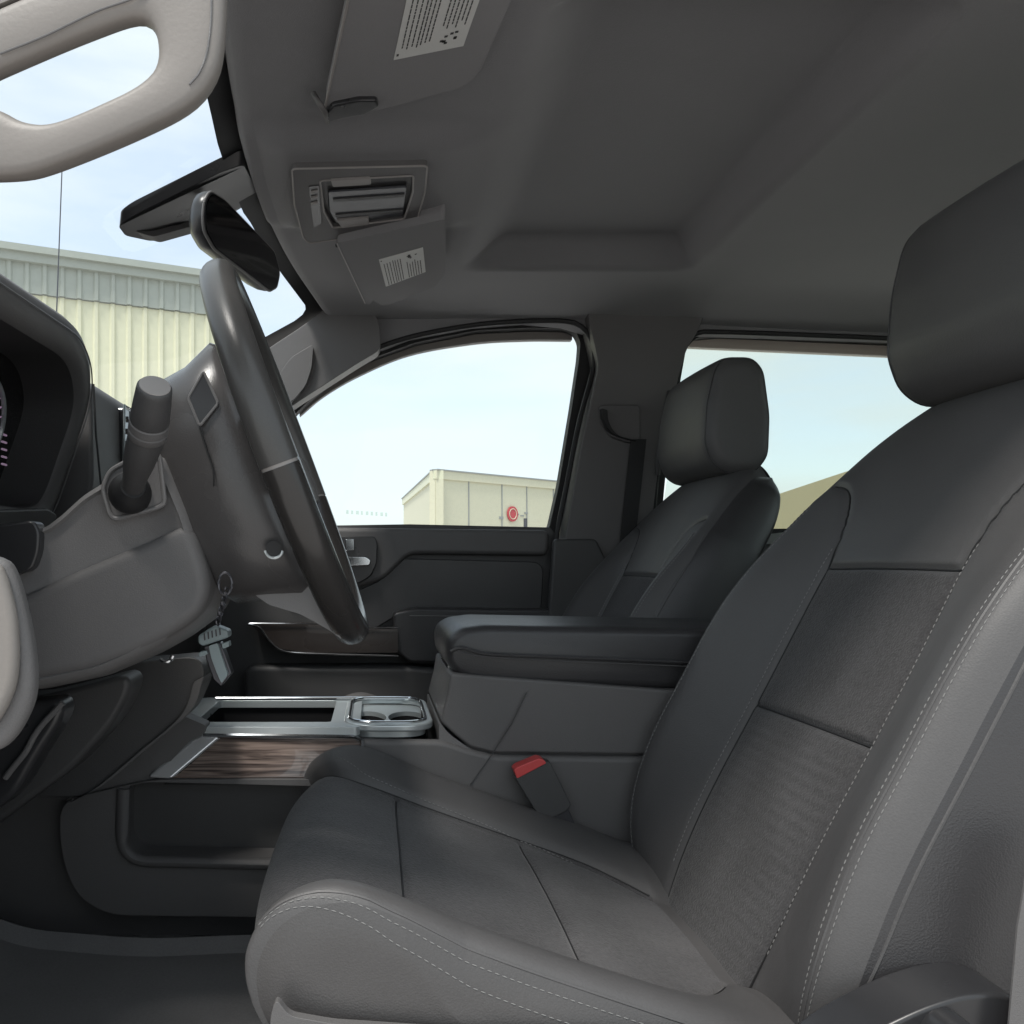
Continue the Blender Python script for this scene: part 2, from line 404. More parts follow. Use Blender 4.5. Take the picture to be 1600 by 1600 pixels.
# rear passenger door
rd = obj('rear_door', ypoly([(1005,850),(1215,836),(1260,838),(1700,850),(1700,1250),(1005,1250)], 2.01, 2.10, .004), 'plastic_dark', cab, bevel=.006)
obj('window_sill_strip', ypoly([(1195,836),(1290,824),(1700,826),(1700,850),(1195,850)], 2.0, 2.05), 'grey_wall', rd)
outer = [(1012,850),(1025,742),(1048,640),(1056,590),(1064,545),(1083,520),(1130,516),(1390,526),(1900,545),(1900,850)]
inner = [(1032,826),(1040,742),(1064,590),(1072,545),(1088,527),(1132,523),(1390,534),(1860,553),(1860,826)]
obj('window_frame', holed(rnd(PP(outer, Yw), .008), [rnd(PP(inner, Yw), .012)], (0,.035,0)), 'rubber', rd, angle=40)
obj('outer_lip', strip(PP([(1076,542),(1390,556),(1880,580)], 2.08), (0,0,.045), (0,.02,0)), 'body_paint', rd)
obj('window_glass', prism(PP([(1032,830),(1064,590),(1072,535),(1132,520),(1390,530),(1860,550),(1860,830)], 2.088), (0,.004,0)), 'glass_rear', rd)
# floor, tunnel, firewall, rear wall, near sill
bm = B(-.9,1.75,.50,2.05,-.56,-.52)
obj('carpet', bm, 'carpet', cab)
obj('firewall', B(-.98,-.92,.55,2.05,-.56,.16), 'plastic_dark', cab)
obj('rear_wall', B(1.72,1.76,.5,2.05,-.56,.10), 'plastic_dark', cab)
obj('rear_pillar', B(1.60,1.76,1.75,2.08,.10,.66), 'headliner', cab, bevel=.02)
obj('rear_pillar', B(1.60,1.76,.5,.8,.10,.66), 'headliner', cab, bevel=.02)
obj('rear_window', B(1.735,1.74,.8,1.75,.10,.66), 'glass_rear', cab)
obj('door_sill', B(-.6,.8,.44,.52,-.60,-.50), 'plastic_dark', cab, bevel=.01)
obj('near_pillar_trim', B(.72,.86,.5,.57,-.5,.62), 'plastic', cab, bevel=.02)
nd = obj('near_rear_door', B(.86,1.72,.47,.53,-.5,.08), 'plastic_dark', cab, bevel=.01)
obj('window_glass', B(.86,1.72,.495,.499,.08,.6), 'glass_rear', nd)
# hinge-pillar trim, its cap tinted cream for sunlight, at the left edge of the door opening
loc = [(-160,860),(0,866),(22,900),(44,990),(52,1060),(46,1105),(20,1155),(-10,1180),(-160,1200)]
hp = obj('hinge_pillar_trim', ypoly(loc, .50, .516, .02), 'plastic', cab, bevel=.007, seg=4)
obj('hinge_pillar_cap', ypoly([(-160,870),(-6,874),(8,905),(22,960),(26,1020),(22,1070),(6,1110),(-20,1150),(-160,1170)], .492, .502, .02), 'cream', hp, bevel=.012, seg=4)
obj('front_pillar_trim', ypoly([(-1900,420),(-200,95),(0,6),(200,-76),(340,-125),(420,-300),(520,-690),(200,-690),(-1900,200)], .513, .545, .01), 'plastic_light', cab, bevel=.008)
obj('hinge_pillar', B(-.98,-.27,.504,.54,-.56,.20), 'plastic', cab, bevel=.01)
# near side kick panel edge so the cowl is closed
obj('kick_panel', B(-.75,-.46,.54,.60,-.5,.0), 'plastic_dark', cab)

# =================================================================== grab handle on the near front pillar
gh = thing('grab_handle', 'grab handle, tinted cream for sunlight, with a long rounded opening on the near windscreen pillar', 'grab handle', P(100,150,.5))
outer = [(-230,110),(0,4),(200,-78),(330,-120),(352,-60),(349,50),(338,110),(300,160),(190,212),(64,262),(20,271),(-60,272),(-200,240)]
hole = [(-60,128),(0,101),(100,58),(196,21),(225,21),(241,42),(246,82),(236,110),(205,135),(110,178),(70,190),(30,185),(0,166),(-60,150)]
obj('handle_loop', ringloft(rnd(PP(outer,.5),.03), rnd(PP(hole,.5),.014), .5, .017), 'cream', gh)
obj('mounting_foot', ypoly([(-240,60),(0,-20),(200,-110),(330,-160),(340,-125),(200,-76),(0,6),(-200,92)], .503, .52, .004), 'cream', gh, bevel=.003)
obj('seam_line', tube(cr(PP([(0,84),(70,56),(150,18),(215,-6),(262,-40)], .499), 40), .0007, 6), 'plastic_light', gh)
obj('seam_line', tube(cr(PP([(329,-60),(330,20),(324,78),(312,112),(296,132)], .500), 30), .0007, 6), 'plastic_light', gh)

# =================================================================== DASHBOARD
db = thing('dashboard', 'dark grey dashboard running across the cab below the windscreen', 'dashboard', (-.5, 1.29, .1))
prof = [(-.95,.17),(-.62,.235),(-.45,.262),(-.40,.255),(-.375,.235),(-.372,.10),(-.40,.02),(-.42,-.06),(-.50,-.24),(-.95,-.30)]
pts = rnd([Vector((x, 1.10, z)) for x, z in prof], .02)
obj('dash_body', prism(pts, (0, .93, 0)), 'plastic', db, bevel=.006)
prof2 = [(-.95,.17),(-.62,.225),(-.50,.22),(-.46,.05),(-.45,-.05),(-.52,-.28),(-.95,-.30)]
obj('driver_side_body', prism([Vector((x, .56, z)) for x, z in prof2], (0, .54, 0)), 'plastic_dark', db, bevel=.006)
# panel joint lines and the touchscreen edge on the centre section
obj('panel_joint', tube(PP([(146,600),(150,680),(158,760)], 1.09), .0014, 6), 'rubber', db)
cs = obj('centre_screen', prism(rnd([Vector((-.366,y,z)) for y, z in ((1.27,.105),(1.27,.235),(1.52,.235),(1.52,.105))], .012), (-.02,0,0)), 'piano', db, bevel=.003)
obj('screen_bezel', tube([Vector((-.364,y,z)) for y, z in ((1.268,.103),(1.268,.237),(1.522,.237),(1.522,.103))], .0022, 8, closed=True), 'chrome', cs)
av = obj('air_vent', prism(rnd([Vector((-.368,y,z)) for y, z in ((1.22,.11),(1.22,.23),(1.258,.23),(1.258,.11))], .008), (-.01,0,0)), 'piano', db, bevel=.002)
bm = bmesh.new()
for k in range(6): box(bm, -.372,-.362, 1.224,1.254, .122+k*.018,.126+k*.018)
obj('louvre', bm, 'gloss_dark', av)
obj('vent_trim', tube([Vector((-.366,y,z)) for y, z in ((1.218,.108),(1.218,.232),(1.26,.232),(1.26,.108))], .0018, 8, closed=True), 'satin', av)
obj('passenger_trim', B(-.395,-.36,1.56,1.99,.03,.06), 'wood', db, bevel=.004)
obj('glove_box', prism([Vector((x, 1.5, z)) for x, z in ((-.39,.0),(-.36,-.02),(-.42,-.24),(-.47,-.24))], (0,.46,0)), 'plastic_dark', db, bevel=.008)

# gauge hood: rounded arch facing the driver
gc = thing('instrument_cluster', 'black gauge cluster under a curved hood at the left edge of the picture', 'gauges', (-.42, .87, .14))
def hoodpt(y, z, d=0):      # rim leans forward at the bottom
    return Vector((-.356-(.25-z)*.30+d, y, z))
o_l = rnd([Vector((0,y,z)) for y, z in ((.62,.02),(.64,.20),(.70,.275),(.98,.285),(1.045,.262),(1.082,.22),(1.07,.04),(1.0,.03))], .03, 6)
i_l = rnd([Vector((0,y,z)) for y, z in ((.66,.06),(.68,.19),(.72,.236),(.97,.240),(1.012,.226),(1.045,.195),(1.032,.075),(.99,.065))], .03, 6)
o_l = resamp(o_l, 120); i_l = resamp(i_l, 120)
def loopat(l, d, sh=0): return [hoodpt(p[1], p[2]-sh, d) for p in l]
bl = o_l*.5+i_l*.5
loops = [loopat(i_l,-.004), loopat(i_l*.93+o_l*.07,.001), loopat(i_l*.75+o_l*.25,.004), loopat(bl,.006), loopat(i_l*.2+o_l*.8,.0), loopat(o_l,-.012), loopat(o_l,-.05), loopat(o_l,-.16), loopat(o_l,-.24,.03)]
hd_ = obj('hood', loft(loops, cap=False), 'plastic', gc, angle=60)
obj('hood_liner', loft([loopat(i_l,-.075), loopat(i_l,-.02), loopat(i_l,-.004)], cap=False), 'plastic_dark', gc, angle=60)
obj('hood_stitching', tube(loopat(i_l*.45+o_l*.55,.0075), .0009, 5, closed=True), 'plastic_light', gc)
gp = [hoodpt(p[1], p[2], -.066) for p in i_l]
gf = obj('gauge_face', prism(gp, (-.01,0,0)), 'piano', gc)
def ring(c, r, rad, n=40, a0=0, a1=2*math.pi, cl=True):
    t = Vector((.287,0,.958)).normalized() # up along face
    return tube([c+Vector((0,1,0))*math.cos(a0+(a1-a0)*k/n)*r+t*math.sin(a0+(a1-a0)*k/n)*r for k in range(n if cl else n+1)], rad, 6, closed=cl)
for yy in (.76, .93):
    c_ = hoodpt(yy, .15, -.061); 
    obj('gauge_dial', ring(c_, .062, .003), 'satin', gf)
    bm = bmesh.new(); t = Vector((.287,0,.958)).normalized()
    for k in range(21):
        a = R(-40+260*k/20); d_ = Vector((0,1,0))*math.cos(a)+t*math.sin(a)
        tube([c_+d_*.046, c_+d_*.056], .0011, 5, bm=bm)
    obj('dial_marks', bm, 'gauge_glow', gf)
    obj('needle', tube([c_, c_+(Vector((0,1,0))*-.6+t*-.5)*.055], .0012, 5), 'red', gf)
bm = bmesh.new(); c_ = hoodpt(1.005,.14,-.061)
for k in range(7): tube([c_+Vector((0,.0,-.02+k*.009)), c_+Vector((0,.012,-.02+k*.009))], .0014, 5, bm=bm)
obj('dial_marks', bm, 'gauge_glow', gf)
# lower lip of the cluster
obj('lower_lip', prism(rnd([hoodpt(.62,.035,.01),hoodpt(1.0,.066,.02),hoodpt(1.035,.060,.02),hoodpt(1.03,.045,.02),hoodpt(.98,.030,.02),hoodpt(.62,-.005,.01)],.008), (-.06,0,0)), 'plastic_dark', gc, bevel=.003)

# knee panel / lower driver dash, near face traced at its real distance
kp = [(-200,830),(60,822),(90,800),(128,765),(165,742),(250,703),(262,704),(300,795),(326,882),(332,925),(320,957),(300,979),(258,1010),(205,1040),(150,1064),(48,1086),(-200,1100)]
prf = rnd(PP(kp,.76), .008)
cm = Vector((sum((p.x for p in prf))/len(prf), 0, sum((p.z for p in prf))/len(prf)))
def shr(pl, dy, k): return [Vector((p.x+(cm.x-p.x)*k, p.y+dy, p.z+(cm.z-p.z)*k)) for p in pl]
lc = thing('steering_column', 'dark grey steering column shroud with indicator stalk behind the steering wheel', 'steering column', P(200,900,.88))
obj('column_shroud', loft([shr(prf,.0,.16), shr(prf,-.004,.13), shr(prf,.0,.07), shr(prf,.018,.022), shr(prf,.04,.0), shr(prf,.12,.0), shr(prf,.15,.05)]), 'plastic_light', lc, angle=60)
# lower cover, a touch darker, parted by a seam
obj('lower_cover', ypoly([(-60,962),(25,932),(130,885),(235,842),(296,812),(322,884),(328,922),(316,954),(294,976),(250,1004),(200,1028),(140,1050),(30,1070),(-60,1078)], .7535, .80, .02), 'plastic', lc, bevel=.012, seg=4)
obj('switch_panel', ypoly([(-60,828),(52,812),(62,830),(60,862),(50,890),(10,902),(-60,905)], .748, .77, .006), 'gloss_dark', lc, bevel=.003)
# stalk plate
pl_ = rnd(PP([(160,762),(172,735),(205,717),(238,706),(250,712),(258,785),(250,792),(182,812),(172,806)], .752), .006)
obj('stalk_plate', prism(pl_, (0,.03,0)), 'plastic', lc, bevel=.004)
obj('plate_rim', tube(pl_, .0022, 8, closed=True), 'plastic_light', lc)
bt = Vector(P(205,768,.742))
stalk = thing('indicator_stalk', 'thick black stalk with a round flat end rising left of the steering wheel', 'control stalk', P(205,765,.745))
obj('boot', tube(cr([P(203,772,.752),P(205,766,.742),P(208,760,.734)],8), [.019,.0195,.019,.018,.017,.015,.013,.011], 24), 'rubber', stalk)
pth = cr([P(207,766,.742),P(212,742,.722),P(222,705,.70),P(230,680,.69)], 14)
obj('stem', tube(pth, list(np.interp(np.linspace(0,1,14),[0,.3,.6,1],[.0095,.0105,.0135,.0155])), 24), 'plastic_dark', stalk)
p0, p1 = P(230,681,.69), P(242,603,.655); dv = (p1-p0)
obj('twist_collar', tube([p0+dv*t for t in (0,.02,.12,.14,.16,.28,.30)], [.0155,.0162,.0162,.0150,.0162,.0162,.0152], 28), 'plastic', stalk)
obj('end_knob', tube([p0+dv*t for t in (.30,.31,.34,.62,.9,.97,1.0)], [.014,.0155,.0160,.0152,.0142,.0138,.0125], 28), 'plastic_dark', stalk, angle=50)
obj('end_cap', tube([p0+dv*1.0, p0+dv*1.012, p0+dv*1.016], [.0124,.0121,.0108], 28), 'knob_end', stalk)

# lower trim panels in the driver's footwell
obj('lower_panel', ypoly([(312,1025),(322,1058),(300,1108),(230,1168),(160,1228),(125,1247),(60,1243),(-60,1300),(-200,1380),(-200,1050),(150,1040)], 1.06, 1.12, .02), 'plastic_dark', db, bevel=.012)
obj('edge_trim', strip(cr(PP([(318,1058),(298,1110),(232,1168),(165,1224),(122,1248)],1.052),40), (-.012,0,-.006), (0,.05,0)), 'plastic', db, bevel=.003)
obj('under_panel', ypoly([(52,1090),(150,1066),(196,1052),(206,1075),(178,1130),(110,1205),(30,1262),(-60,1330),(-200,1330),(-200,1090)], .92, .98, .02), 'plastic_dark', db, bevel=.016)
obj('side_panel', ypoly([(55,1096),(92,1090),(100,1120),(60,1180),(20,1250),(-60,1300),(-150,1200),(-60,1090)], .80, .84, .02), 'gloss_dark', db, bevel=.010)
obj('release_lever', tube(cr(PP([(98,1098),(60,1140),(40,1175),(20,1200),(8,1216)],.795),20), .003, 8), 'plastic', db)
obj('bolt_head', tube(cr(PP([(250,1030),(258,1034),(266,1032),(270,1024)],.82),12), .0022, 8), 'chrome', db)

# =================================================================== STEERING WHEEL
WC = Vector((-.0895, .88, .1115)); WN = Vector((math.cos(R(20.3)), 0, math.sin(R(20.3)))); WU = Vector((-math.sin(R(20.3)), 0, math.cos(R(20.3)))); WY = Vector((0,1,0))
sw = thing('steering_wheel', 'grey leather steering wheel seen edge-on in front of the driver seat', 'steering wheel', WC)
def wpt(u, v, h): return WC+WY*u+WU*v+WN*h      # lateral, up in wheel plane, towards driver
RAD = .194
def rimseg(a0, a1, n, mname, name, lab=None, r0=.0145):
    bm = bmesh.new(); rings = []
    for k in range(n+1):
        a = R(a0+(a1-a0)*k/n); d = WY*math.cos(a)+WU*math.sin(a); c_ = WC+d*RAD; ring_ = []
        for j in range(20):
            t = 2*math.pi*j/20
            ring_.append(bm.verts.new(c_+d*math.cos(t)*r0+WN*math.sin(t)*r0*1.18))
        rings.append(ring_)
    for a, b in zip(rings, rings[1:]):
        for j in range(20): bm.faces.new((a[j-1], a[j], b[j], b[j-1]))
    bm.faces.new(rings[0]); bm.faces.new(list(reversed(rings[-1])))
    o = obj(name, bm, mname, sw, angle=60)
    if lab: o['label'] = lab
    return o
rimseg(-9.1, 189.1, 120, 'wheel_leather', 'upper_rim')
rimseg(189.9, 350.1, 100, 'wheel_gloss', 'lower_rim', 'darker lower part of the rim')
for a in (-9.5, 189.5): rimseg(a-.99, a+.99, 3, 'satin' if 0 else 'knob_end', 'rim_seam', None, .0135)
# rim inner cover ring behind (the pale plastic back of the rim)
bm = bmesh.new()
def sup(uw, vw, n_, h, cu=0, cv=0, N_=64, e=.6):
    out = []
    for k in range(N_):
        t = 2*math.pi*k/N_; c_, s_ = math.cos(t), math.sin(t)
        out.append(wpt(cu+uw*math.copysign(abs(c_)**e, c_), cv+vw*math.copysign(abs(s_)**e, s_), h))
    return out
hub = [sup(.085,.075,0,-.118,cv=-.012), sup(.105,.10,0,-.112,cv=-.012), sup(.122,.118,0,-.096,cv=-.010), sup(.132,.124,0,-.06,cv=-.012), sup(.134,.136,0,-.03,cv=-.010), sup(.125,.13,0,-.018,cv=-.012), sup(.10,.115,0,-.008,cv=-.006)]
hb = obj('hub_shell', loft(hub), 'hub_plastic', sw, angle=60)
# airbag pad facing the seat, sunk below the rim plane
obj('airbag_pad', loft([sup(.105,.085,0,-.02,cv=-.005), sup(.105,.085,0,.0,cv=-.005), sup(.095,.075,0,.006,cv=-.005), sup(.04,.03,0,.008,cv=-.005)]), 'leather_black', sw, angle=60)
def spoke(a, w0, w1, name, m_='plastic_light', h0=-.03, h1=-.006, r1=.188):
    d = WY*math.cos(R(a))+WU*math.sin(R(a)); s_ = WN.cross(d)
    pts = [WC+d*.09+s_*w0+WN*h0, WC+d*r1+s_*w1+WN*h1, WC+d*r1-s_*w1+WN*h1, WC+d*.09-s_*w0+WN*h0]
    return obj(name, prism(pts, WN*.016), m_, sw, bevel=.004)
spoke(183, .045, .028, 'spoke'); spoke(-3, .045, .028, 'spoke'); spoke(242,.022,.018,'spoke','satin'); spoke(298,.022,.018,'spoke','satin')
# lower shroud wedge
lw = [(396,928),(440,918),(484,909),(500,935),(520,975),(535,1000),(515,985),(470,960),(420,945)]
obj('lower_spoke_cover', ypoly(lw, .80, .96, .004), 'plastic_light', sw, bevel=.003)
# recessed switch pocket and screw hole on the hub side
pk = rnd([P(294,622,.75),P(318,580,.75),P(341,630,.746),P(312,666,.746)], .003)
ho = obj('switch_pocket', prism(pk, (0,.012,0)), 'gloss_dark', hb, bevel=.002)
obj('pocket_rim', tube(pk, .0013, 6, closed=True), 'plastic_light', ho)
obj('shell_seam', tube(cr(PP([(312,668),(322,700),(333,735),(334,760)],.7455),20), .0008, 6), 'rubber', hb)
obj('screw_hole', tube([P(428,858,.742), P(428,858,.75)], .0075, 20), 'rubber', hb)
obj('hole_highlight', tube([P(428,858,.7415)+Vector((math.cos(t)*.008,0,math.sin(t)*.008)) for t in np.linspace(3.3,6.1,14)], .0013, 6), 'satin', hb)  # pale lower arc painted in as the highlight on the hole
# small paddle behind the rim
obj('paddle', ypoly([(345,560),(352,540),(372,600),(392,650),(380,655),(360,610)], .86, .875, .003), 'plastic_dark', hb, bevel=.002)

# keys hanging below the column
kc = thing('keychain', 'pale grey clip on a short dark chain hanging beside the steering column', 'keychain', P(348,990,.95))
bm = bmesh.new()
tube([P(352,912,.745)+Vector((math.cos(t)*.006,.0,math.sin(t)*.010)) for t in np.linspace(0,2*math.pi,20,endpoint=False)], .0012, 6, closed=True, bm=bm)
obj('key_ring', bm, 'metal_dark', kc)
bm = bmesh.new()
for k in range(7):
    c_ = P(354-k*2.2, 925+k*7.5, .745); a = R(60+(k%2)*70)
    tube([c_+Vector((math.cos(t)*.0028*math.cos(a), math.cos(t)*.0028*math.sin(a), math.sin(t)*.0042)) for t in np.linspace(0,2*math.pi,12,endpoint=False)], .0008, 5, closed=True, bm=bm)
obj('chain', bm, 'metal_dark', kc)
cl = obj('clip_head', ypoly([(309,993),(335,977),(356,985),(357,996),(316,1010),(309,1005)], .93, .955, .003), 'grey_clip', kc, bevel=.003)
bm = bmesh.new()
for k in range(5): slab(bm, PP([(318+k*6,990-k*2.0),(320+k*6,989-k*2.0),(321+k*6,1000-k*2.0),(319+k*6,1001-k*2.0)], .9285), (0,.002,0))
obj('ribs', bm, 'metal_dark', cl)
bd = obj('clip_body', ypoly([(318,1010),(344,1003),(352,1022),(362,1052),(345,1073),(333,1062),(322,1030)], .935, .952, .002), 'metal_dark', kc, bevel=.002)
obj('clip_prong', ypoly([(326,1009),(340,1005),(345,1022),(356,1054),(346,1068),(338,1050),(330,1028)], .929, .936, .002), 'grey_clip', bd, bevel=.0015)
obj('clip_bar', ypoly([(310,1020),(322,1016),(325,1022),(312,1027)], .93, .945, .001), 'grey_clip', bd, bevel=.001)
obj('clip_bar', ypoly([(346,1006),(357,1002),(358,1010),(348,1014)], .93, .945, .001), 'grey_clip', bd, bevel=.001)

# =================================================================== CENTRE CONSOLE
cc = thing('centre_console', 'grey centre console with wood trim and padded armrest lid between the front seats', 'console', (.2, 1.29, -.5))
Yc = 1.15
obj('tunnel_side', ypoly([(-300,1290),(60,1243),(128,1246),(232,1213),(300,1138),(700,1160),(1200,1185),(1200,1520),(-300,1520)], 1.165, 1.18, .006), 'plastic', cc, bevel=.006)
obj('far_tunnel_side', prism([Vector((x,1.405,z)) for x, z in ((-.6,-.30),(-.3,-.232),(.6,-.26),(.6,-.52),(-.6,-.52))], (0,.02,0)), 'plastic', cc, bevel=.006)
# raised boss with the open pocket
ob = rnd(PP([(92,1252),(236,1218),(570,1218),(660,1222),(660,1436),(170,1430),(120,1400),(96,1340)], 1.125), .03)
hk = rnd(PP([(197,1225),(196,1310),(214,1336),(640,1344),(640,1232),(236,1222)], 1.125), .02)
obj('front_cheek', ypoly([(100,1252),(128,1244),(225,1175),(285,1118),(322,1134),(318,1148),(296,1158),(238,1220)], 1.135, 1.166, .004), 'plastic', cc, bevel=.006)
pk = obj('storage_pocket', holed(ob, [hk], (0,.05,0)), 'plastic', cc, bevel=.006)
obj('pocket_back', ypoly([(190,1215),(190,1345),(1110,1355),(1110,1215)], 1.163, 1.17), 'plastic_dark', pk)
obj('pocket_lip', tube(rnd(PP([(193,1232),(190,1322),(212,1345),(420,1350),(640,1354)],1.124),.02,6,closed=False), .010, 12, flat=.8), 'plastic', pk)
# top deck with tray and cup holders
ZT = -.226
def deck(pts): return [Vector((x, y, ZT)) for x, y in pts]
X0, X1 = P(250,1135,1.15).x, P(700,1135,1.15).x
tray = [(-.255,1.185),(-.062,1.185),(-.062,1.37),(-.255,1.37)]
dk = holed(rnd(deck([(-.33,1.148),(-.02,1.148),(-.02,1.40),(-.33,1.40)]), .01), [rnd(deck(tray), .008)], (0,0,-.012))
obj('top_frame', dk, 'satin', cc, bevel=.003)
co = rnd([Vector((x,y,ZT+.002)) for x,y in ((-.044,1.152),(.084,1.152),(.084,1.392),(-.044,1.392))], .05, 8)
ci_ = rnd([Vector((x,y,ZT+.002)) for x,y in ((-.036,1.166),(.074,1.166),(.074,1.378),(-.036,1.378))], .042, 8)
cups = ci_
obj('tray', B(-.275,-.052,1.175,1.385,-.30,-.285), 'tray_black', cc)
bm = bmesh.new(); box(bm,-.275,-.265,1.175,1.385,-.30,-.24); box(bm,-.06,-.05,1.175,1.385,-.30,-.24); box(bm,-.265,-.06,1.375,1.385,-.30,-.24); box(bm,-.265,-.06,1.175,1.183,-.30,-.24)
obj('tray_wall', bm, 'tray_black', cc)
obj('chrome_edge', tube([(-.262,1.373,ZT+.003),(-.06,1.373,ZT+.003),(.06,1.373,ZT+.003)], .0028, 8), 'chrome', cc)
ch = obj('cup_holder', holed(co, [ci_], (0,0,-.010)), 'satin', cc, bevel=.003)
CUP = ((-.011,1.262),(.050,1.262))
obj('cup_deck', holed([p+Vector((0,0,-.010)) for p in ci_], [[Vector((cx+.029*math.cos(t), cy+.052*math.sin(t), ZT-.008)) for t in np.linspace(0,2*math.pi,28,endpoint=False)] for cx, cy in CUP], (0,0,-.01)), 'satin', ch)
obj('cup_rim', tube([p+Vector((0,0,.001)) for p in cups], .0025, 8, closed=True), 'chrome', ch)
for cx, cy in CUP:
    bm = bmesh.new()
    lo = [[Vector((cx+r*math.cos(t), cy+r*1.79*math.sin(t), z)) for t in np.linspace(0,2*math.pi,28,endpoint=False)] for r, z in ((.0292,ZT-.012),(.026,-.30))]
    V = [[bm.verts.new(p) for p in q] for q in lo]
    for k in range(28): bm.faces.new((V[0][k-1],V[0][k],V[1][k],V[1][k-1]))
    bm.faces.new(V[1]); obj('cup_well', bm, 'tray_black', ch)
# wood trim with its chrome surround on the driver side
wd = [(282,1206),(345,1152),(552,1154),(566,1160),(566,1216),(265,1217)]
wo = obj('wood_trim', prism([P(a,b,1.130+.022*(1217-b)/65) for a, b in wd], (0,.03,0)), 'wood', cc, bevel=.003)
obj('chrome_surround', prism([P(x,y,1.124+.026*(1217-y)/65) for x, y in ((229,1216),(240,1205),(300,1154),(322,1144),(354,1145),(268,1218))], (0,.02,0)), 'brushed', wo, bevel=.005, seg=4)
obj('chrome_edge', tube([P(a,b,1.127+.022*(1217-b)/65) for a, b in ((318,1148),(350,1149),(552,1151),(566,1157),(568,1212))], .0036, 8), 'chrome', wo)
obj('shadow_gap', ypoly([(265,1218),(600,1219),(600,1226),(255,1226)],1.14,1.17), 'rubber', wo)
# bin body with sloping front
bb = [(704,1052),(700,1080),(688,1128),(712,1150),(735,1168),(772,1177),(1250,1182),(1250,1078),(1040,1078)]
obj('bin_body', ypoly(bb, 1.155, 1.425, .006), 'plastic', cc, bevel=.012, seg=5)
obj('skirt', ypoly([(560,1156),(690,1157),(735,1172),(772,1181),(1250,1187),(1250,1380),(560,1380)], 1.150, 1.166, .012), 'plastic', cc, bevel=.012, seg=5)
obj('panel_seam', tube(PP([(823,1082),(800,1130),(768,1180),(735,1226)],1.149), .0008, 6), 'plastic_dark', cc)
# armrest lid
ld = rnd(PP([(697,1008),(703,993),(722,981),(760,976),(1250,985),(1250,1082),(1040,1079),(800,1072),(730,1064),(707,1050),(698,1034)],1.165), .008)
cm = Vector((.3,0,-.13))
def shl(k, dy): return [Vector((p.x+(cm.x-p.x)*k*.18, p.y+dy, p.z+(cm.z-p.z)*k)) for p in ld]
lid = obj('armrest_lid', loft([shl(.3,0), shl(.12,.003), shl(.03,.012), shl(0,.03), shl(0,.235), shl(.03,.252), shl(.12,.262), shl(.3,.265)]), 'leather_black', cc, angle=60)
obj('piping', tube(cr(PP([(704,1018),(722,1012),(760,1022),(850,1026),(1000,1032),(1250,1043)],1.157),50), .0022, 8), 'leather_black', lid)
obj('stitching', tube(cr(PP([(716,1017),(745,1025),(850,1032),(1000,1038),(1250,1049)],1.1555),50), .0009, 6), 'leather', lid)
obj('latch', ypoly([(699,1036),(710,1040),(714,1062),(706,1058),(699,1048)],1.22,1.34), 'chrome', lid, bevel=.002)
obj('front_neck', ypoly([(686,1126),(700,1146),(735,1171),(762,1182),(762,1240),(686,1240)], 1.156, 1.42,.01), 'plastic_light', cc, bevel=.01)

# =================================================================== seat-belt buckle
bk = thing('seat_belt_buckle', 'black seat belt buckle with a red release button beside the driver seat cushion', 'belt buckle', P(900,1310,1.13))
bq = rnd(PP([(805,1216),(852,1190),(861,1192),(893,1258),(886,1268),(852,1284),(843,1278)],1.115), .003)
obj('buckle_body', prism(bq, (0,.024,0)), 'plastic_dark', bk, bevel=.004)
obj('release_button', ypoly([(803,1204),(808,1199),(842,1185),(851,1188),(854,1193),(808,1217)],1.113,1.137,.002), 'red', bk, bevel=.002)
obj('stalk', ypoly([(853,1278),(888,1264),(906,1303),(900,1320),(872,1312)],1.118,1.13,.002), 'metal_dark', bk, bevel=.002)
obj('slot_mark', ypoly([(857,1282),(866,1278),(868,1281),(859,1285)],1.114,1.118), 'chrome', bk)

# =================================================================== SEATS
def gridobj(name, G, mask, m_, parent, wrap=True, angle=75):
    bm = bmesh.new(); ns_, nt_ = G.shape[:2]; vs = {}
    def v(i, j):
        j %= nt_
        if (i, j) not in vs: vs[(i, j)] = bm.verts.new(G[i, j])
        return vs[(i, j)]
    for i in range(ns_-1):
        for j in range(nt_ if wrap else nt_-1):
            if mask[i, j]:
                try: bm.faces.new((v(i,j), v(i,j+1), v(i+1,j+1), v(i+1,j)))
                except ValueError: pass
    return obj(name, bm, m_, parent, angle=angle, recalc=False)
def section(half, n):
    """half = [(v,p,f)...] from centre to back; returns symmetric arrays"""
    h = cr(half, n)
    neg = h[::-1].copy(); neg[:, 0] *= -1
    full = np.vstack([neg, h[1:-1]])
    tau = np.r_[0, np.cumsum(np.hypot(np.diff(full[:, 0]), np.diff(full[:, 1])))]
    return full
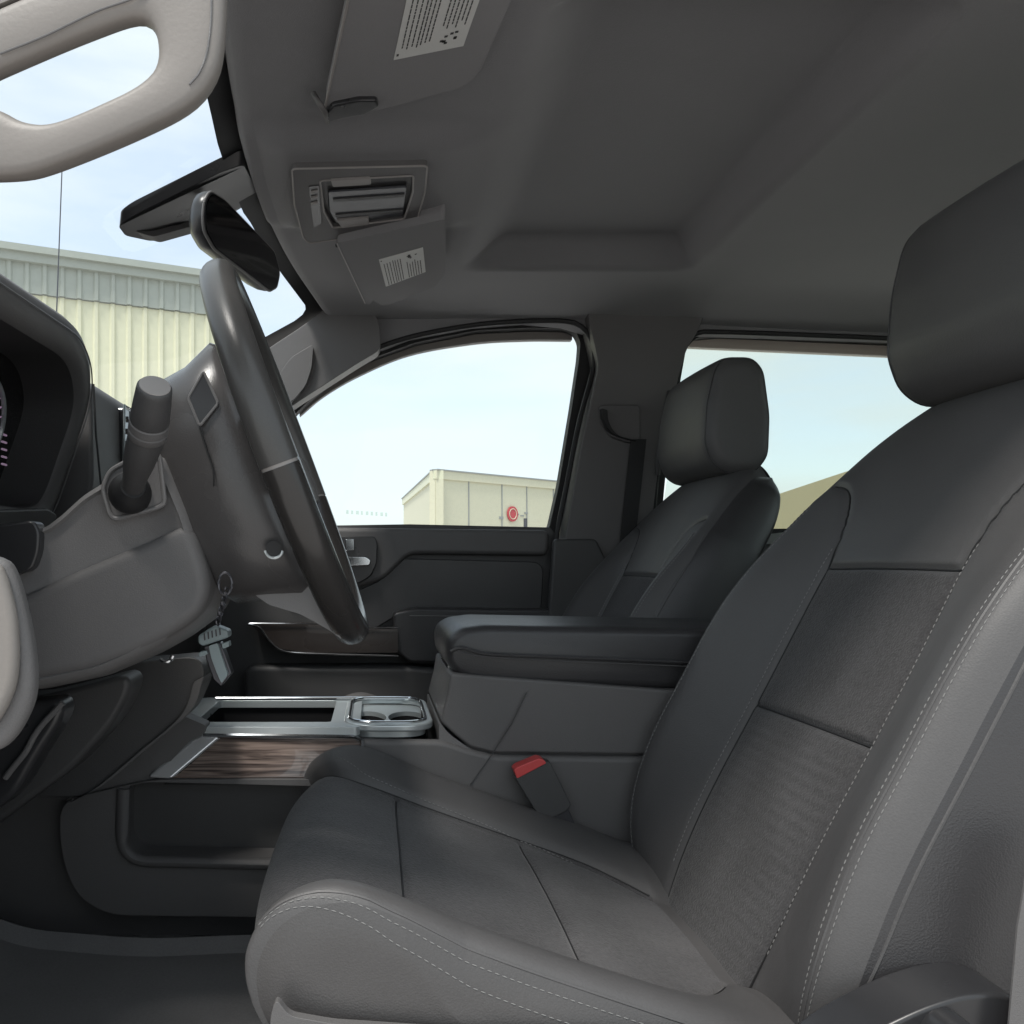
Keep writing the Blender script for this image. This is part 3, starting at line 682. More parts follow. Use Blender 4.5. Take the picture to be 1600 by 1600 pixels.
def build_surface(Cc, Bc, half, nS, nT, D, wfun, bfun, grooves, vfun=None, warp=None, zfun=None, afun=None):
    Cs = cr(Cc, nS); Bs = cr(Bc, nS)
    T = np.gradient(Cs, axis=0); T /= np.linalg.norm(T, axis=1)[:, None]
    Nn = np.stack([-T[:, 1], T[:, 0]], 1)                      # (x,z): normal towards the occupant
    sec = section(half, nT); s = np.r_[0, np.cumsum(np.linalg.norm(np.diff(Cs, axis=0), axis=1))]; sn = s/s[-1]
    v = sec[:, 0]; p = sec[:, 1]; f = sec[:, 2]
    front = (f < .12)
    A = np.abs(v); v0 = v
    G = np.zeros((nS, len(v), 3))
    for i in range(nS):
        pp = p*bfun(sn[i], v)
        v = v0
        if warp:
            lm = warp[1](s[i]); v = np.where(front, np.sign(v0)*np.interp(A, [0, warp[0], .258, 1], [0, lm, .258, 1]), v0)
        if grooves:
            gsum = np.zeros(len(v))
            for (line, depth, wd_) in grooves:
                q = soft(line, 60) if len(line) > 2 else np.array(line); best = np.full(len(v), 9.)
                for a, b in zip(q, q[1:]):
                    d = b-a; L2 = (d**2).sum(); 
                    tt = np.clip(((s[i]-a[0])*d[0]+(v-a[1])*d[1])/L2, 0, 1)
                    best = np.minimum(best, np.hypot(s[i]-(a[0]+tt*d[0]), v-(a[1]+tt*d[1])))
                gsum = np.maximum(gsum, depth*np.exp(-(best/wd_)**2))
            pp = pp-gsum*front
        if afun: pp = pp+afun(s[i], v)*front
        base = Cs[i][None, :]+Nn[i][None, :]*pp[:, None]
        xz = base*(1-f[:, None])+Bs[i][None, :]*f[:, None]
        off = vfun(sn[i], v) if vfun else 0
        G[i, :, 0] = xz[:, 0]+off; G[i, :, 2] = xz[:, 1]+(zfun(sn[i], v) if zfun else 0); G[i, :, 1] = D+v*wfun(sn[i])
    return G, s, sn, v0, f, Nn
def soft(line, n):
    p = np.array(line, float); d = np.r_[0, np.cumsum(np.hypot(*np.diff(p, axis=0).T))]
    t = np.linspace(0, d[-1], n); q = np.stack([np.interp(t, d, p[:, k]) for k in range(2)], 1)
    w_ = max(3, n//14); pad = np.vstack([np.repeat(q[:1], w_, 0)*2-q[1:w_+1][::-1], q, np.repeat(q[-1:], w_, 0)*2-q[-w_-1:-1][::-1]])
    ker = np.ones(2*w_+1)/(2*w_+1)
    return np.stack([np.convolve(pad[:, k], ker, 'valid') for k in range(2)], 1)
def surf_line(G, s, v, f, line, n, lift=.001, half=1):
    """polyline (s,v) on the occupant side of the surface -> points"""
    q = soft(line, n); out = []
    fr = np.where(f < .5)[0]; vv = v[fr]
    for a, b in q:
        i = float(np.interp(a, s, np.arange(len(s)))); j = float(np.interp(b, vv, fr))
        i0, j0 = int(i), int(j); i1 = min(i0+1, G.shape[0]-1); j1 = min(j0+1, G.shape[1]-1); u, w_ = i-i0, j-j0
        p = (G[i0,j0]*(1-u)+G[i1,j0]*u)*(1-w_)+(G[i0,j1]*(1-u)+G[i1,j1]*u)*w_
        e1 = G[i1,j0]-G[i0,j0]; e2 = G[i0,j1]-G[i0,j0]; nn = np.cross(e1, e2); nn /= (np.linalg.norm(nn)+1e-9)
        out.append((Vector(p), Vector(nn)))
    return out
def stitches(pl, step=.006, ln=.0038, r=.00055, lift=.0004):
    bm = bmesh.new(); pts = [a+b*lift for a, b in pl]
    d = [0]
    for a, b in zip(pts, pts[1:]): d.append(d[-1]+(b-a).length)
    P_ = np.array([list(p) for p in pts]); t = 0
    while t+ln < d[-1]:
        a = Vector([np.interp(t, d, P_[:, k]) for k in range(3)]); b = Vector([np.interp(t+ln, d, P_[:, k]) for k in range(3)])
        tube([a, (a+b)/2, b], [r*.5, r, r*.5], 5, bm=bm); t += step
    return bm

SD = .884
def make_seat(label):
    st = thing('car_seat', label, 'car seat', (.15, SD, -.5), group='front seats')
    # ---------- backrest
    Cc = [(.335,-.43),(.352,-.385),(.378,-.325),(.412,-.255),(.458,-.169),(.500,-.088),(.542,-.005),(.585,.075),(.628,.145),(.668,.192),(.705,.218),(.740,.226)]
    Bc = [(.47,-.46),(.49,-.42),(.52,-.36),(.55,-.29),(.59,-.20),(.628,-.12),(.664,-.04),(.70,.04),(.73,.10),(.748,.15),(.755,.19),(.748,.222)]
    half = [(0,.004,0),(.05,.003,0),(.105,.0,0),(.125,.004,0),(.15,.014,0),(.185,.031,0),(.215,.045,0),(.238,.049,.02),(.254,.036,.10),(.264,.012,.25),(.267,0,.45),(.262,0,.75),(.245,0,.93),(.20,0,1.0),(.1,0,1.0),(0,0,1.0)]
    def smt(q, xs, ys):
        k = np.linspace(-.05,.05,11); return float(np.mean(np.interp(np.clip(q+k,0,1), xs, ys)))
    def wf(q): return float(smt(q, [0,.06,.15,.5,.68,.80,.88,.94,.98,1], [.86,.95,1,1,.95,.85,.77,.69,.60,.50]))
    def vz(q, v): return -.045*np.minimum(1,np.abs(v)/.25)**3*float(np.interp(q, [0,.72,1],[0,0,1]))
    def bf(q, v): return np.ones_like(v)*float(smt(q, [0,.05,.13,.25,.47,.55,.62,.70,.78,1], [-.3,.2,.75,1,1,.85,.55,.2,.03,0]))
    S = lambda z: float(np.interp(z, [c_[1] for c_ in Cc], sS))
    Cs_ = cr(Cc, 400); sl = np.r_[0, np.cumsum(np.linalg.norm(np.diff(Cs_, axis=0), axis=1))]
    S = lambda z: float(np.interp(z, Cs_[:, 1], sl))
    seam = .116
    z5, z6, z7 = S(-.005), S(-.169), S(.06)
    side = lambda sg: [(0,sg*seam),(z6,sg*seam),(z5,sg*seam),(z5+.03,sg*.119),(z7,sg*.135),(z7+.03,sg*.158),(z7+.045,sg*.19),(z7+.05,sg*.225)]
    grooves = [(side(1),.0045,.005),(side(-1),.0045,.005),([(z5,-seam),(z5,seam)],.005,.004),([(z6,-seam),(z6,seam)],.006,.004)]
    G, s, sn, v, f, Nn = build_surface(Cc, Bc, half, 300, 200, SD, wf, bf, grooves, zfun=vz, afun=lambda a, v: .0007*math.sin(2*math.pi*a/.0135)*(1-smooth(.095,.11,np.abs(v)))*float((1-smooth(z6-.025,z6-.01,np.array(a)))))
    # round the top shoulders
    fr = f < .3
    vi = (v[:-1]+v[1:])/2
    vi = np.r_[vi, 0]; fi = np.r_[(f[:-1]+f[1:])/2, 1]
    si = np.r_[(s[:-1]+s[1:])/2, s[-1]]
    ins = (np.abs(vi)[None, :] < seam) & (fi[None, :] < .3) & (si[:, None] < z5)
    sid = (fi[None, :] > .10) & (np.ones(len(si), bool)[:, None])
    br = gridobj('backrest', G, ~ins & ~sid, 'leather', st)
    gridobj('side_and_back_panel', G, sid, 'leather_black', br)
    ci = gridobj('centre_insert', G, ins, 'fabric', br)
    for sg in (-1, 1):
        obj('seam', tube([p+n_*.0002 for p, n_ in surf_line(G, s, v, f, side(sg), 160)], .0011, 6), 'rubber', br)
    for zz in (z5, z6):
        obj('seam', tube([p+n_*.0002 for p, n_ in surf_line(G, s, v, f, [(zz,-seam),(zz,-.05),(zz,.05),(zz,seam)], 60)], .0012, 6), 'rubber', ci)
    # close the underside
    for (ln, zz) in (('crest', .234), ('outer', .256)):
        for sg in (-1, 1):
            line = [(S(-.385),sg*zz*.985),(S(-.33),sg*zz),(S(-.1),sg*zz),(S(.03),sg*zz*.995),(S(.07),sg*zz*.98)]
            pl = surf_line(G, s, v, f, line, 160)
            obj('piping', tube([p-n_*.0006 for p, n_ in pl], .0016, 6), 'leather', br)
            for dv_ in ((-.0045,.0045) if ln == 'crest' else ()):
                pl2 = surf_line(G, s, v, f, [(a, b+sg*dv_) for a, b in line], 160)
                obj('stitching', stitches(pl2), 'stitch', br)
    for sg in (-1, 1):
        pl2 = surf_line(G, s, v, f, [(S(-.36),sg*.124),(S(-.2),sg*.124),(z5,sg*.124),(z5+.03,sg*.127)], 120)
        obj('stitching', stitches(pl2), 'stitch', br)
    # ---------- cushion
    Cc = [(-.070,-.47),(-.088,-.42),(-.103,-.37),(-.110,-.335),(-.104,-.302),(-.085,-.282),(-.055,-.276),(-.015,-.285),(.03,-.300),(.11,-.328),(.19,-.355),(.26,-.378),(.32,-.395),(.40,-.41)]
    Bc = [(0.0,-.475),(.0,-.47),(.0,-.46),(.0,-.45),(.0,-.44),(.01,-.44),(.03,-.44),(.05,-.44),(.08,-.44),(.13,-.45),(.20,-.46),(.27,-.47),(.33,-.48),(.40,-.49)]
    half = [(0,.002,0),(.08,.001,0),(.15,-.001,0),(.176,.001,0),(.192,.014,0),(.215,.025,0),(.238,.030,0),(.254,.025,.01),(.264,.008,.05),(.268,0,.2),(.270,0,.45),(.268,0,.7),(.262,0,.93),(.23,0,1.0),(.1,0,1.0),(0,0,1.0)]
    def wf2(q): return float(np.interp(q, [0,.12,.25,.4,.85,1], [.93,.965,.985,1.0,1.0,.97]))
    def bf2(q, v): return np.ones_like(v)*float(np.interp(q, [0,.15,.24,.33,.8,1], [.1,.3,.8,1,1,.7]))
    def vf2(q, v): return .035*np.abs(v/.26)**4*float(np.interp(q, [0,.1,.35,.5], [1,1,.9,0]))
    Cs2 = cr(Cc, 400); sl2 = np.r_[0, np.cumsum(np.linalg.norm(np.diff(Cs2, axis=0), axis=1))]
    k0 = int(np.argmin(Cs2[:, 0])); k1 = int(np.argmax(Cs2[:, 1]))
    SX = lambda x: float(np.interp(x, Cs2[k0:, 0], sl2[k0:]))
    SZ = lambda z: float(np.interp(z, Cs2[:k1, 1], sl2[:k1]))
    se = lambda sg: [(SX(.33),sg*.10),(SX(.295),sg*.145),(SX(.25),sg*.168),(SX(.15),sg*.176),(SX(-.03),sg*.180),(SX(-.065),sg*.196),(SX(-.085),sg*.222),(SZ(-.30),sg*.244),(SZ(-.325),sg*.2565),(SZ(-.40),sg*.2565)]
    gr2 = [(se(1),.006,.004),(se(-1),.006,.004),([(SX(.027),-.176),(SX(.027),.176)],.004,.004),([(SX(.185),-.176),(SX(.185),.176)],.004,.004)]
    q = np.array(sorted([(a, abs(b)) for a, b in soft(se(1), 80)]))
    limf = lambda a: float(np.clip(np.interp(a, q[:, 0], q[:, 1], left=.2575), .05, .2575))
    G2, s2, sn2, v2, f2, N2 = build_surface(Cc, Bc, half, 300, 200, SD, wf2, bf2, gr2, vf2, (.178, limf))
    vi = np.r_[(v2[:-1]+v2[1:])/2, 0]; fi = np.r_[(f2[:-1]+f2[1:])/2, 1]; si = np.r_[(s2[:-1]+s2[1:])/2, s2[-1]]
    ins = (np.abs(vi)[None, :] < .178) & (fi[None, :] < .3) & (si[:, None] < SX(.33)) & (si[:, None] > SZ(-.345))
    seam2 = lambda k: [(Vector(G2[i, j])) for i in range(4, 296, 2) for j in [int(np.argmin(np.abs(v2-k*.178)+(f2 > .5)*9))] if SZ(-.345) < s2[i] < SX(.33)]
    sid = (fi[None, :] > .015) & (np.ones(len(si), bool)[:, None])
    cu = gridobj('cushion', G2, ~ins & ~sid, 'leather', st)
    gridobj('side_panel', G2, sid, 'leather_shaded', cu)
    ci = gridobj('centre_insert', G2, ins, 'fabric_side', cu)
    for sg in (-1, 1): obj('seam', tube(seam2(sg), .0011, 6), 'rubber', ci)
    for xx in (.027, .185):
        obj('seam', tube([p+n_*.0002 for p, n_ in surf_line(G2, s2, v2, f2, [(SX(xx),-.17),(SX(xx),-.08),(SX(xx),0),(SX(xx),.08),(SX(xx),.17)], 60)], .0010, 6), 'rubber', ci)
    for sg in (-1, 1):
        line = [(SX(-.098),sg*.236),(SX(-.082),sg*.246),(SX(-.05),sg*.254),(SX(.1),sg*.256),(SX(.25),sg*.256),(SX(.37),sg*.256)]
        pl = surf_line(G2, s2, v2, f2, line, 160)
        obj('piping', tube([p-n_*.0006 for p, n_ in pl], .0016, 6), 'leather', cu)
        for dv_ in (.0045, .0095):
            obj('stitching', stitches(surf_line(G2, s2, v2, f2, [(a, b+sg*dv_) for a, b in line], 160)), 'stitch', cu)
        obj('stitching', stitches(surf_line(G2, s2, v2, f2, [(a, b+sg*.007) for a, b in se(sg*1)][2:6] if sg == 1 else [(a, b-.007) for a, b in se(-1)][2:6], 120)), 'stitch', cu)
    # ---------- headrest
    hp_ = [(.666,.188),(.638,.208),(.623,.250),(.629,.325),(.644,.388),(.662,.411),(.716,.411),(.738,.388),(.750,.30),(.747,.22),(.722,.188)]
    base = rnd([Vector((x,0,z)) for x, z in hp_], .015, 4); cx_ = sum(p.x for p in base)/len(base); cz_ = sum(p.z for p in base)/len(base)
    loops = []
    es = [0,.0012,.003,.006,.010,.015,.021,.028,.045,.075,.11,.143]
    for yy in [-.143+e for e in es]+[.143-e for e in es[::-1][1:]]:
        e = .143-abs(yy); sh2 = .028-math.sqrt(max(0,.028**2-(max(0,.028-e))**2))
        kx, kz = 1-sh2/.068, 1-sh2/.112; bow = -.008*(1-(yy/.143)**2)
        loops.append([Vector((cx_+(p.x-cx_)*kx+bow*(1 if p.x < cx_ else 0), SD+yy, cz_+(p.z-cz_)*kz)) for p in base])
    hr = obj('headrest', loft(loops), 'leather', st, angle=60)
    for yy in (-.06, .06):
        obj('headrest_post', tube([(.705,SD+yy,.14),(.71,SD+yy,.24)], .006, 12), 'metal_dark', st)
    for li in (5, len(loops)-6):
        lp = [p+Vector((0,(.001 if li > 9 else -.001),0)) for p in loops[li]]
        obj('piping', tube([Vector(q) for q in resamp(lp, 80)], .0013, 6, closed=True), 'leather_black', hr)
    # ---------- side shields and base
    for sg in (-1,):
        y0, y1 = (SD-.31, SD-.262) if sg < 0 else (SD+.262, SD+.30)
        Yp = SD-.266
        pf = PP([(1205,1660),(1240,1607),(1300,1566),(1380,1527),(1440,1508),(1492,1504),(1530,1518),(1556,1548),(1570,1600),(1578,1700),(1205,1700)], Yp)
        pf = rnd([Vector((p.x, y0, p.z)) for p in pf], .02)
        sh = obj('side_shield', prism(pf, (0, y1-y0, 0)), 'gloss_dark', st, bevel=.016, seg=5)
        pf = rnd(PP([(424,1740),(422,1590),(431,1560),(452,1588),(520,1600),(700,1612),(1000,1618),(1250,1622),(1250,1760)], .604), .006)
        obj('lower_shield', prism(pf, (0, .008, 0)), 'plastic', st, bevel=.003)
        kn = Vector((.345, y0-.002 if sg < 0 else y1+.002, -.315))
    obj('recliner_cover', prism(rnd([Vector((p.x, SD-.335, p.z)) for p in PP([(1470,1700),(1472,1640),(1490,1612),(1515,1604),(1545,1618),(1560,1650),(1565,1720),(1470,1720)], SD-.335)], .015), (0,.04,0)), 'gloss_dark', st, bevel=.012, seg=5)
    obj('seat_rail', B(-.02,.46,SD-.20,SD-.16,-.52,-.46), 'metal_dark', st); obj('seat_rail', B(-.02,.46,SD+.16,SD+.20,-.52,-.46), 'metal_dark', st)
    obj('seat_base', B(.0,.44,SD-.23,SD+.23,-.49,-.42), 'plastic_dark', st, bevel=.02)
    return st
def copy_tree(o, parent=None):
    c_ = o.copy(); C.objects.link(c_)
    if parent: c_.parent = parent; c_.matrix_parent_inverse = o.matrix_parent_inverse.copy()
    for ch_ in [x for x in list(o.children)]: copy_tree(ch_, c_)
    return c_
seat = make_seat('grey driver seat nearest the camera, filling the lower right of the picture')
seat2 = copy_tree(seat); seat2.location = seat.location+Vector((-.002, .816, -.02))
for c_ in seat2.children:
    if c_.name.startswith(('cushion','lower_shield')): c_.location.z -= .035
seat2['label'] = 'dark front passenger seat beyond the centre console, beside the far door'

# =================================================================== rear bench (seen past the passenger seat)
rb = thing('rear_bench', 'dark rear bench seat behind the two front seats', 'rear seat', (1.3,1.29,-.5))
obj('seat_cushion', B(1.0,1.5,.62,1.98,-.42,-.24), 'fabric', rb, bevel=.04, seg=5)
obj('seat_back', prism([Vector((x,.62,z)) for x, z in ((1.48,-.26),(1.60,.12),(1.70,.12),(1.68,-.3))], (0,1.36,0)), 'fabric', rb, bevel=.03, seg=5)

# =================================================================== OVERHEAD
# sun visors
def visor(near, label):
    s = -1 if near else 1
    y_in, y_out = (1.075, .55) if near else (1.505, 1.90)
    v = thing('sun_visor', label, 'sun visor', (.03, (y_in+y_out)/2, .575), group='sun visors')
    if near:
        pl = [(545,-5),(508,168),(536,182),(600,172),(742,132),(800,0),(850,-130),(590,-260)]
        pts = [PZ(a, b, .562) for a, b in pl]; rr = [0,.012,.012,0,.03,0,.02,.02]
    else:
        pl = [(526,380),(570,474),(577,476),(583,469),(598,478),(612,474),(680,448),(696,428),(696,342)]
        pts = [PZ(a, b, .552) for a, b in pl]; rr = [.01,.004,.003,.003,.003,.01,.01,.02,.01]
    bd_ = obj('visor_panel', prism(rnd(pts, rr), (0,0,.019 if near else .026)), 'visor', v, bevel=.007, seg=4)
    ed = [Vector((p.x,p.y,.5625 if near else .5525)) for p in pts]
    obj('edge_highlight', tube([ed[0],ed[1]] if not near else [ed[0],ed[1]], .0016, 6), 'knob_end', bd_)  # pale tube stands in for the highlight along the visor edge
    if near: lb = [(615,94),(724,72),(760,-30),(642,-30)]
    else: lb = [(592,406),(661,387),(665,425),(603,448)]
    zl = .5607 if near else .5507; q = [PZ(a, b, zl) for a, b in lb]
    la = obj('warning_label', prism(q, (0,0,.001)), 'paper', bd_)
    A, Bq, Cq, Dq = q          # A near-left bottom, B bottom right, C top right, D top left
    bm = bmesh.new(); up = Vector((0,0,-.0004))
    def at(u, t): return (A*(1-u)+Bq*u)*(1-t)+(Dq*(1-u)+Cq*u)*t+up
    def bar(u0, u1, t0, t1): slab(bm, [at(u0,t0),at(u1,t0),at(u1,t1),at(u0,t1)], (0,0,.0003))
    rows = [.08,.15,.22,.29,.34,.40,.46,.60,.66,.72,.78,.84,.90]
    for u in rows:
        t = random.uniform(.12,.2) if u < .5 else random.uniform(.34,.45)
        while t < .96:
            dt = random.uniform(.025,.075); bar(u, u+.018, t, min(.98,t+dt)); t += dt+.012
    for k in range(9):
        u = .62+random.uniform(0,.2); t = .10+random.uniform(0,.16); bar(u, u+.045, t, t+.03)
    bar(.03,.06,.05,.08)
    obj('print', bm, 'ink', la)
    if near:
        hg = obj('hinge_clip', prism(rnd([PZ(a,b,.556) for a,b in ((506,182),(520,166),(560,158),(588,158),(592,168),(570,180),(536,186),(514,192))],.004), (0,0,.014)), 'gloss_dark', v, bevel=.003)
        obj('hinge_arm', tube(cr([PZ(490,146,.575),PZ(498,160,.562),PZ(508,176,.556),PZ(512,190,.566)],14), .0035, 10), 'plastic', hg)
    else:
        obj('hinge_clip', tube([PZ(526,384,.560),PZ(545,377,.560),PZ(575,372,.564)], .0035, 10), 'gloss_dark', v)
    return v
visor(True, 'grey sun visor with a large white label, folded against the ceiling at the top')
visor(False, 'smaller-looking far sun visor with a small white label, just beyond the map light panel')

# overhead console
oc = thing('overhead_console', 'grey map light panel with clear lens in the ceiling between the two sun visors', 'map light panel', (-.03,1.33,.57))
ZO = .566
def oz(pts, z=ZO): return [PZ(a, b, z) for a, b in pts]
bz_o = rnd(oz([(456,264),(668,259),(664,300),(650,350),(636,358),(484,380),(474,372),(460,320)]), .008)
bz_i = rnd(oz([(500,282),(646,274),(645,300),(632,342),(520,356),(506,330)]), .006)
bz = obj('bezel', holed(bz_o, [bz_i], (0,0,.014)), 'plastic', oc, bevel=.003)
obj('bezel_edge', tube(bz_o, .0014, 8, closed=True), 'knob_end', bz)
obj('lens_frame', tube(bz_i, .0016, 8, closed=True), 'knob_end', bz)
obj('light_recess', prism(rnd(oz([(498,280),(650,272),(648,302),(634,346),(518,360),(503,332)], ZO+.008),.005), (0,0,.004)), 'plastic_dark', oc)
ln_ = obj('lamp_lens', prism(rnd(oz([(512,300),(636,292),(630,338),(526,350),(514,330)], ZO+.003),.005), (0,0,.004)), 'lens', oc, bevel=.002)
for (a, b, c_, d) in (((520,312),(632,304),(631,308),(521,316)), ((524,336),(630,328),(629,332),(525,340))):
    obj('lens_rib', prism(oz([a,b,c_,d], ZO+.001), (0,0,.003)), 'plastic_dark', ln_)
obj('light_button', prism(rnd(oz([(516,280),(578,276),(580,289),(520,293)], ZO-.001),.003), (0,0,.006)), 'knob_end', oc, bevel=.0015)
obj('light_button', prism(rnd(oz([(526,345),(576,341),(577,352),(534,357)], ZO-.001),.003), (0,0,.006)), 'knob_end', oc, bevel=.0015)
obj('rocker_switch', prism(rnd(oz([(482,292),(498,290),(502,350),(490,356)], ZO-.001),.003), (0,0,.006)), 'gloss_dark', oc, bevel=.002)
bm = bmesh.new()
for k in range(3): slab(bm, oz([(486,300+k*9),(496,298+k*9),(496,301+k*9),(486,303+k*9)], ZO-.003), (0,0,.003))
obj('switch_marks', bm, 'knob_end', oc)

# rear view mirror
mr_ = thing('rear_view_mirror', 'black rear view mirror angled towards the driver below the windscreen header', 'mirror', P(370,350,1.28))
a = Vector((-.243,1.150,.485)); b = Vector((-.166,1.405,.478))
ax = (b-a).normalized(); up = Vector((.12,0,1)); up = (up-ax*up.dot(ax)).normalized(); nn = ax.cross(up).normalized()
if nn.x < 0: nn = -nn
def mp_(u, h, d=0): return a+ax*u+up*h+nn*d
Lm = (b-a).length
sh_ = rnd([Vector((u,h,0)) for u, h in ((0,.018),(.012,.036),(.05,.042),(Lm-.03,.036),(Lm,.012),(Lm-.004,-.014),(Lm-.03,-.030),(.04,-.034),(.008,-.022),(0,-.006))], .008)
cu_, ch_ = Lm/2, 0
def ml(k, d): return [mp_(cu_+(p.x-cu_)*k, p.y*(k if k>.9 else k), d) for p in sh_]
obj('mirror_housing', loft([ml(.6,-.030), ml(.85,-.026), ml(.97,-.014), ml(1,-.004), ml(1,.004), ml(.985,.007)]), 'gloss_dark', mr_, angle=50)
obj('mirror_bezel', tube(ml(.985,.005), .0022, 8, closed=True), 'plastic_light', mr_)
obj('mirror_glass', prism(ml(.955,.0065), nn*.002), 'mirror', mr_)
obj('mirror_arm', tube(cr([mp_(cu_,0,-.028), Vector((-.27,1.29,.505)), Vector((-.255,1.30,.55))],12), .009, 12), 'gloss_dark', mr_)
# camera / sensor cover on the glass
so = thing('sensor_cover', 'long black sensor cover on the windscreen behind the rear view mirror', 'sensor cover', P(290,290,1.3))
def cx3(px, py, Y): return P(px, py, Y)
topl = [cx3(187,330,1.24),cx3(205,316,1.24),cx3(350,243,1.22),cx3(385,232,1.22),cx3(412,285,1.38),cx3(300,345,1.38),cx3(240,356,1.36),cx3(198,346,1.30)]
obj('cover_shell', prism(rnd(topl,.012), Vector((-.01,.02,-.030))*.6+Vector((0,0,.0))), 'gloss_dark', so, bevel=.006)
obj('cover_underside', prism(rnd([cx3(200,345,1.30),cx3(242,352,1.33),cx3(305,338,1.36),cx3(400,284,1.38),cx3(404,296,1.38),cx3(305,352,1.36),cx3(240,370,1.33),cx3(212,362,1.30)],.006), (0,.04,.006)), 'plastic', so, bevel=.003)

# far seat belt: guide on the pillar and webbing
sb = thing('seat_belt', 'dark seat belt hanging from its guide on the far door pillar', 'seat belt', P(970,690,1.93))
gd = cr(PP([(941,638),(943,655),(952,672),(966,681),(986,686)],1.925), 30)
obj('belt_guide', strip(gd, (.012,0,-.004), (0,.022,0)), 'rubber', sb, bevel=.003)
obj('guide_plate', ypoly([(938,632),(1000,632),(1002,688),(985,692),(955,682),(940,660)],1.94,1.96,.01), 'plastic', sb, bevel=.004)
obj('webbing', strip(PP([(986,686),(978,760),(968,850),(960,1000)],1.935), (.036,0,0), (0,.002,0)), 'rubber', sb)
nb = thing('seat_belt', 'grey seat belt webbing hanging down at the bottom right corner beside the driver seat', 'seat belt', P(1590,1500,.52))
obj('webbing', strip([P(1610,1330,.57),P(1590,1450,.565),P(1575,1620,.56),P(1568,1750,.56)], (.045,0,0), (0,.0015,0)), 'plastic', nb)
obj('anchor', B(.425,.475,.55,.58,-.50,-.43), 'metal_dark', nb)

# floor mat
bm = bmesh.new(); g = []
for i in range(41):
    x = -.75+.80*i/40; row = []
    edge = 1.10-.02*smooth(-.45,-.25,np.array(x))-(.0 if x > -.6 else .0)
    for j in range(31):
        y = .56+(float(edge)-.56)*j/30
        z = -.497+.01*math.sin(x*14)*math.sin(y*11)*.4+.10*smooth(-.42,-.72,np.array(x)) + (.014 if j == 29 else .004 if j == 30 else 0)
        row.append(bm.verts.new((x, y, float(z))))
    g.append(row)
for a_, b_ in zip(g, g[1:]):
    for j in range(30): bm.faces.new((a_[j], a_[j+1], b_[j+1], b_[j]))
fm = obj('floor_mat', bm, 'mat_rubber', None, recalc=False); tag(fm, 'dusty black floor mat in the driver footwell', 'floor mat')
md = fm.modifiers.new('s','SOLIDIFY'); md.thickness = .006
bm = bmesh.new()
for k in range(60):
    x = random.uniform(-.5,-.05); y = random.uniform(.8,1.06); s_ = random.uniform(.0008,.0025)
    bmesh.ops.create_icosphere(bm, subdivisions=1, radius=s_, matrix=Matrix.Translation((x,y,-.494+.01*math.sin(x*14)*math.sin(y*11)*.4)))
cr_ = obj('grit', bm, 'grey_wall', None); cr_['kind'] = 'stuff'; tag(cr_, 'tiny pale grit scattered on the floor mat', 'grit')

# =================================================================== OUTSIDE
gr = obj('ground', B(-200,200,-200,300,-1.25,-1.2), 'pale_ground'); gr['kind'] = 'structure'
# corrugated warehouse beyond the windscreen
wh = thing('warehouse', 'corrugated warehouse with grey-green upper band and pale yellow wall seen through the windscreen', 'warehouse', (-5,14.5,-1.2))
A0 = Vector((-6.3,14.0,0)); A1 = Vector((-2.75,15.55,0)); dr = (A1-A0).normalized(); A0 = A1-dr*16
nr = Vector((dr.y,-dr.x,0)); nr = -nr if nr.y > 0 else nr
def corr(z0, z1, name, m_, off=0):
    bm = bmesh.new(); L_ = (A1-A0).length; k = 0; prev = None; t = 0
    pat = ((0,0),(.17,0),(.20,.04),(.25,.04),(.28,0))
    while t < L_:
        for dx, h in pat[:-1]:
            if t+dx > L_: break
            p = A0+dr*(t+dx)+nr*(h+off)
            v_ = (bm.verts.new((p.x,p.y,z0)), bm.verts.new((p.x,p.y,z1)))
            if prev: bm.faces.new((prev[0],v_[0],v_[1],prev[1]))
            prev = v_
        t += .28
    return obj(name, bm, m_, wh, smooth=False, recalc=False)
HT = 5.33
corr(-1.2, HT-.75, 'lower_wall', 'steel_yellow'); corr(HT-.74, HT-.22, 'upper_wall', 'steel_teal', .05)
def bar3(p, q, dz0, dz1, d0, d1, name, m_, par):
    pts = [p+nr*d0+Vector((0,0,dz0)), q+nr*d0+Vector((0,0,dz0)), q+nr*d0+Vector((0,0,dz1)), p+nr*d0+Vector((0,0,dz1))]
    return obj(name, prism(pts, nr*(d1-d0)), m_, par)
bar3(A0,A1,HT-.24,HT-.10,0,.16,'gutter','steel_teal',wh); bar3(A0,A1,HT-.10,HT,0,.24,'eave','steel_teal',wh)
bar3(A1-dr*.1,A1,-1.2,HT-.3,0,.1,'corner_trim','steel_teal',wh)
e0 = A1-nr*10
obj('end_wall', prism([A1+Vector((0,0,-1.2)), e0+Vector((0,0,-1.2)), e0+Vector((0,0,HT-.2)), A1+Vector((0,0,HT-.2))], dr*-.2), 'steel_yellow', wh)
obj('roof', prism([A0+Vector((0,0,HT)), A1+Vector((0,0,HT)), e0+Vector((0,0,HT+.3)), A0-nr*10+Vector((0,0,HT+.3))], (0,0,.1)), 'steel_teal', wh)
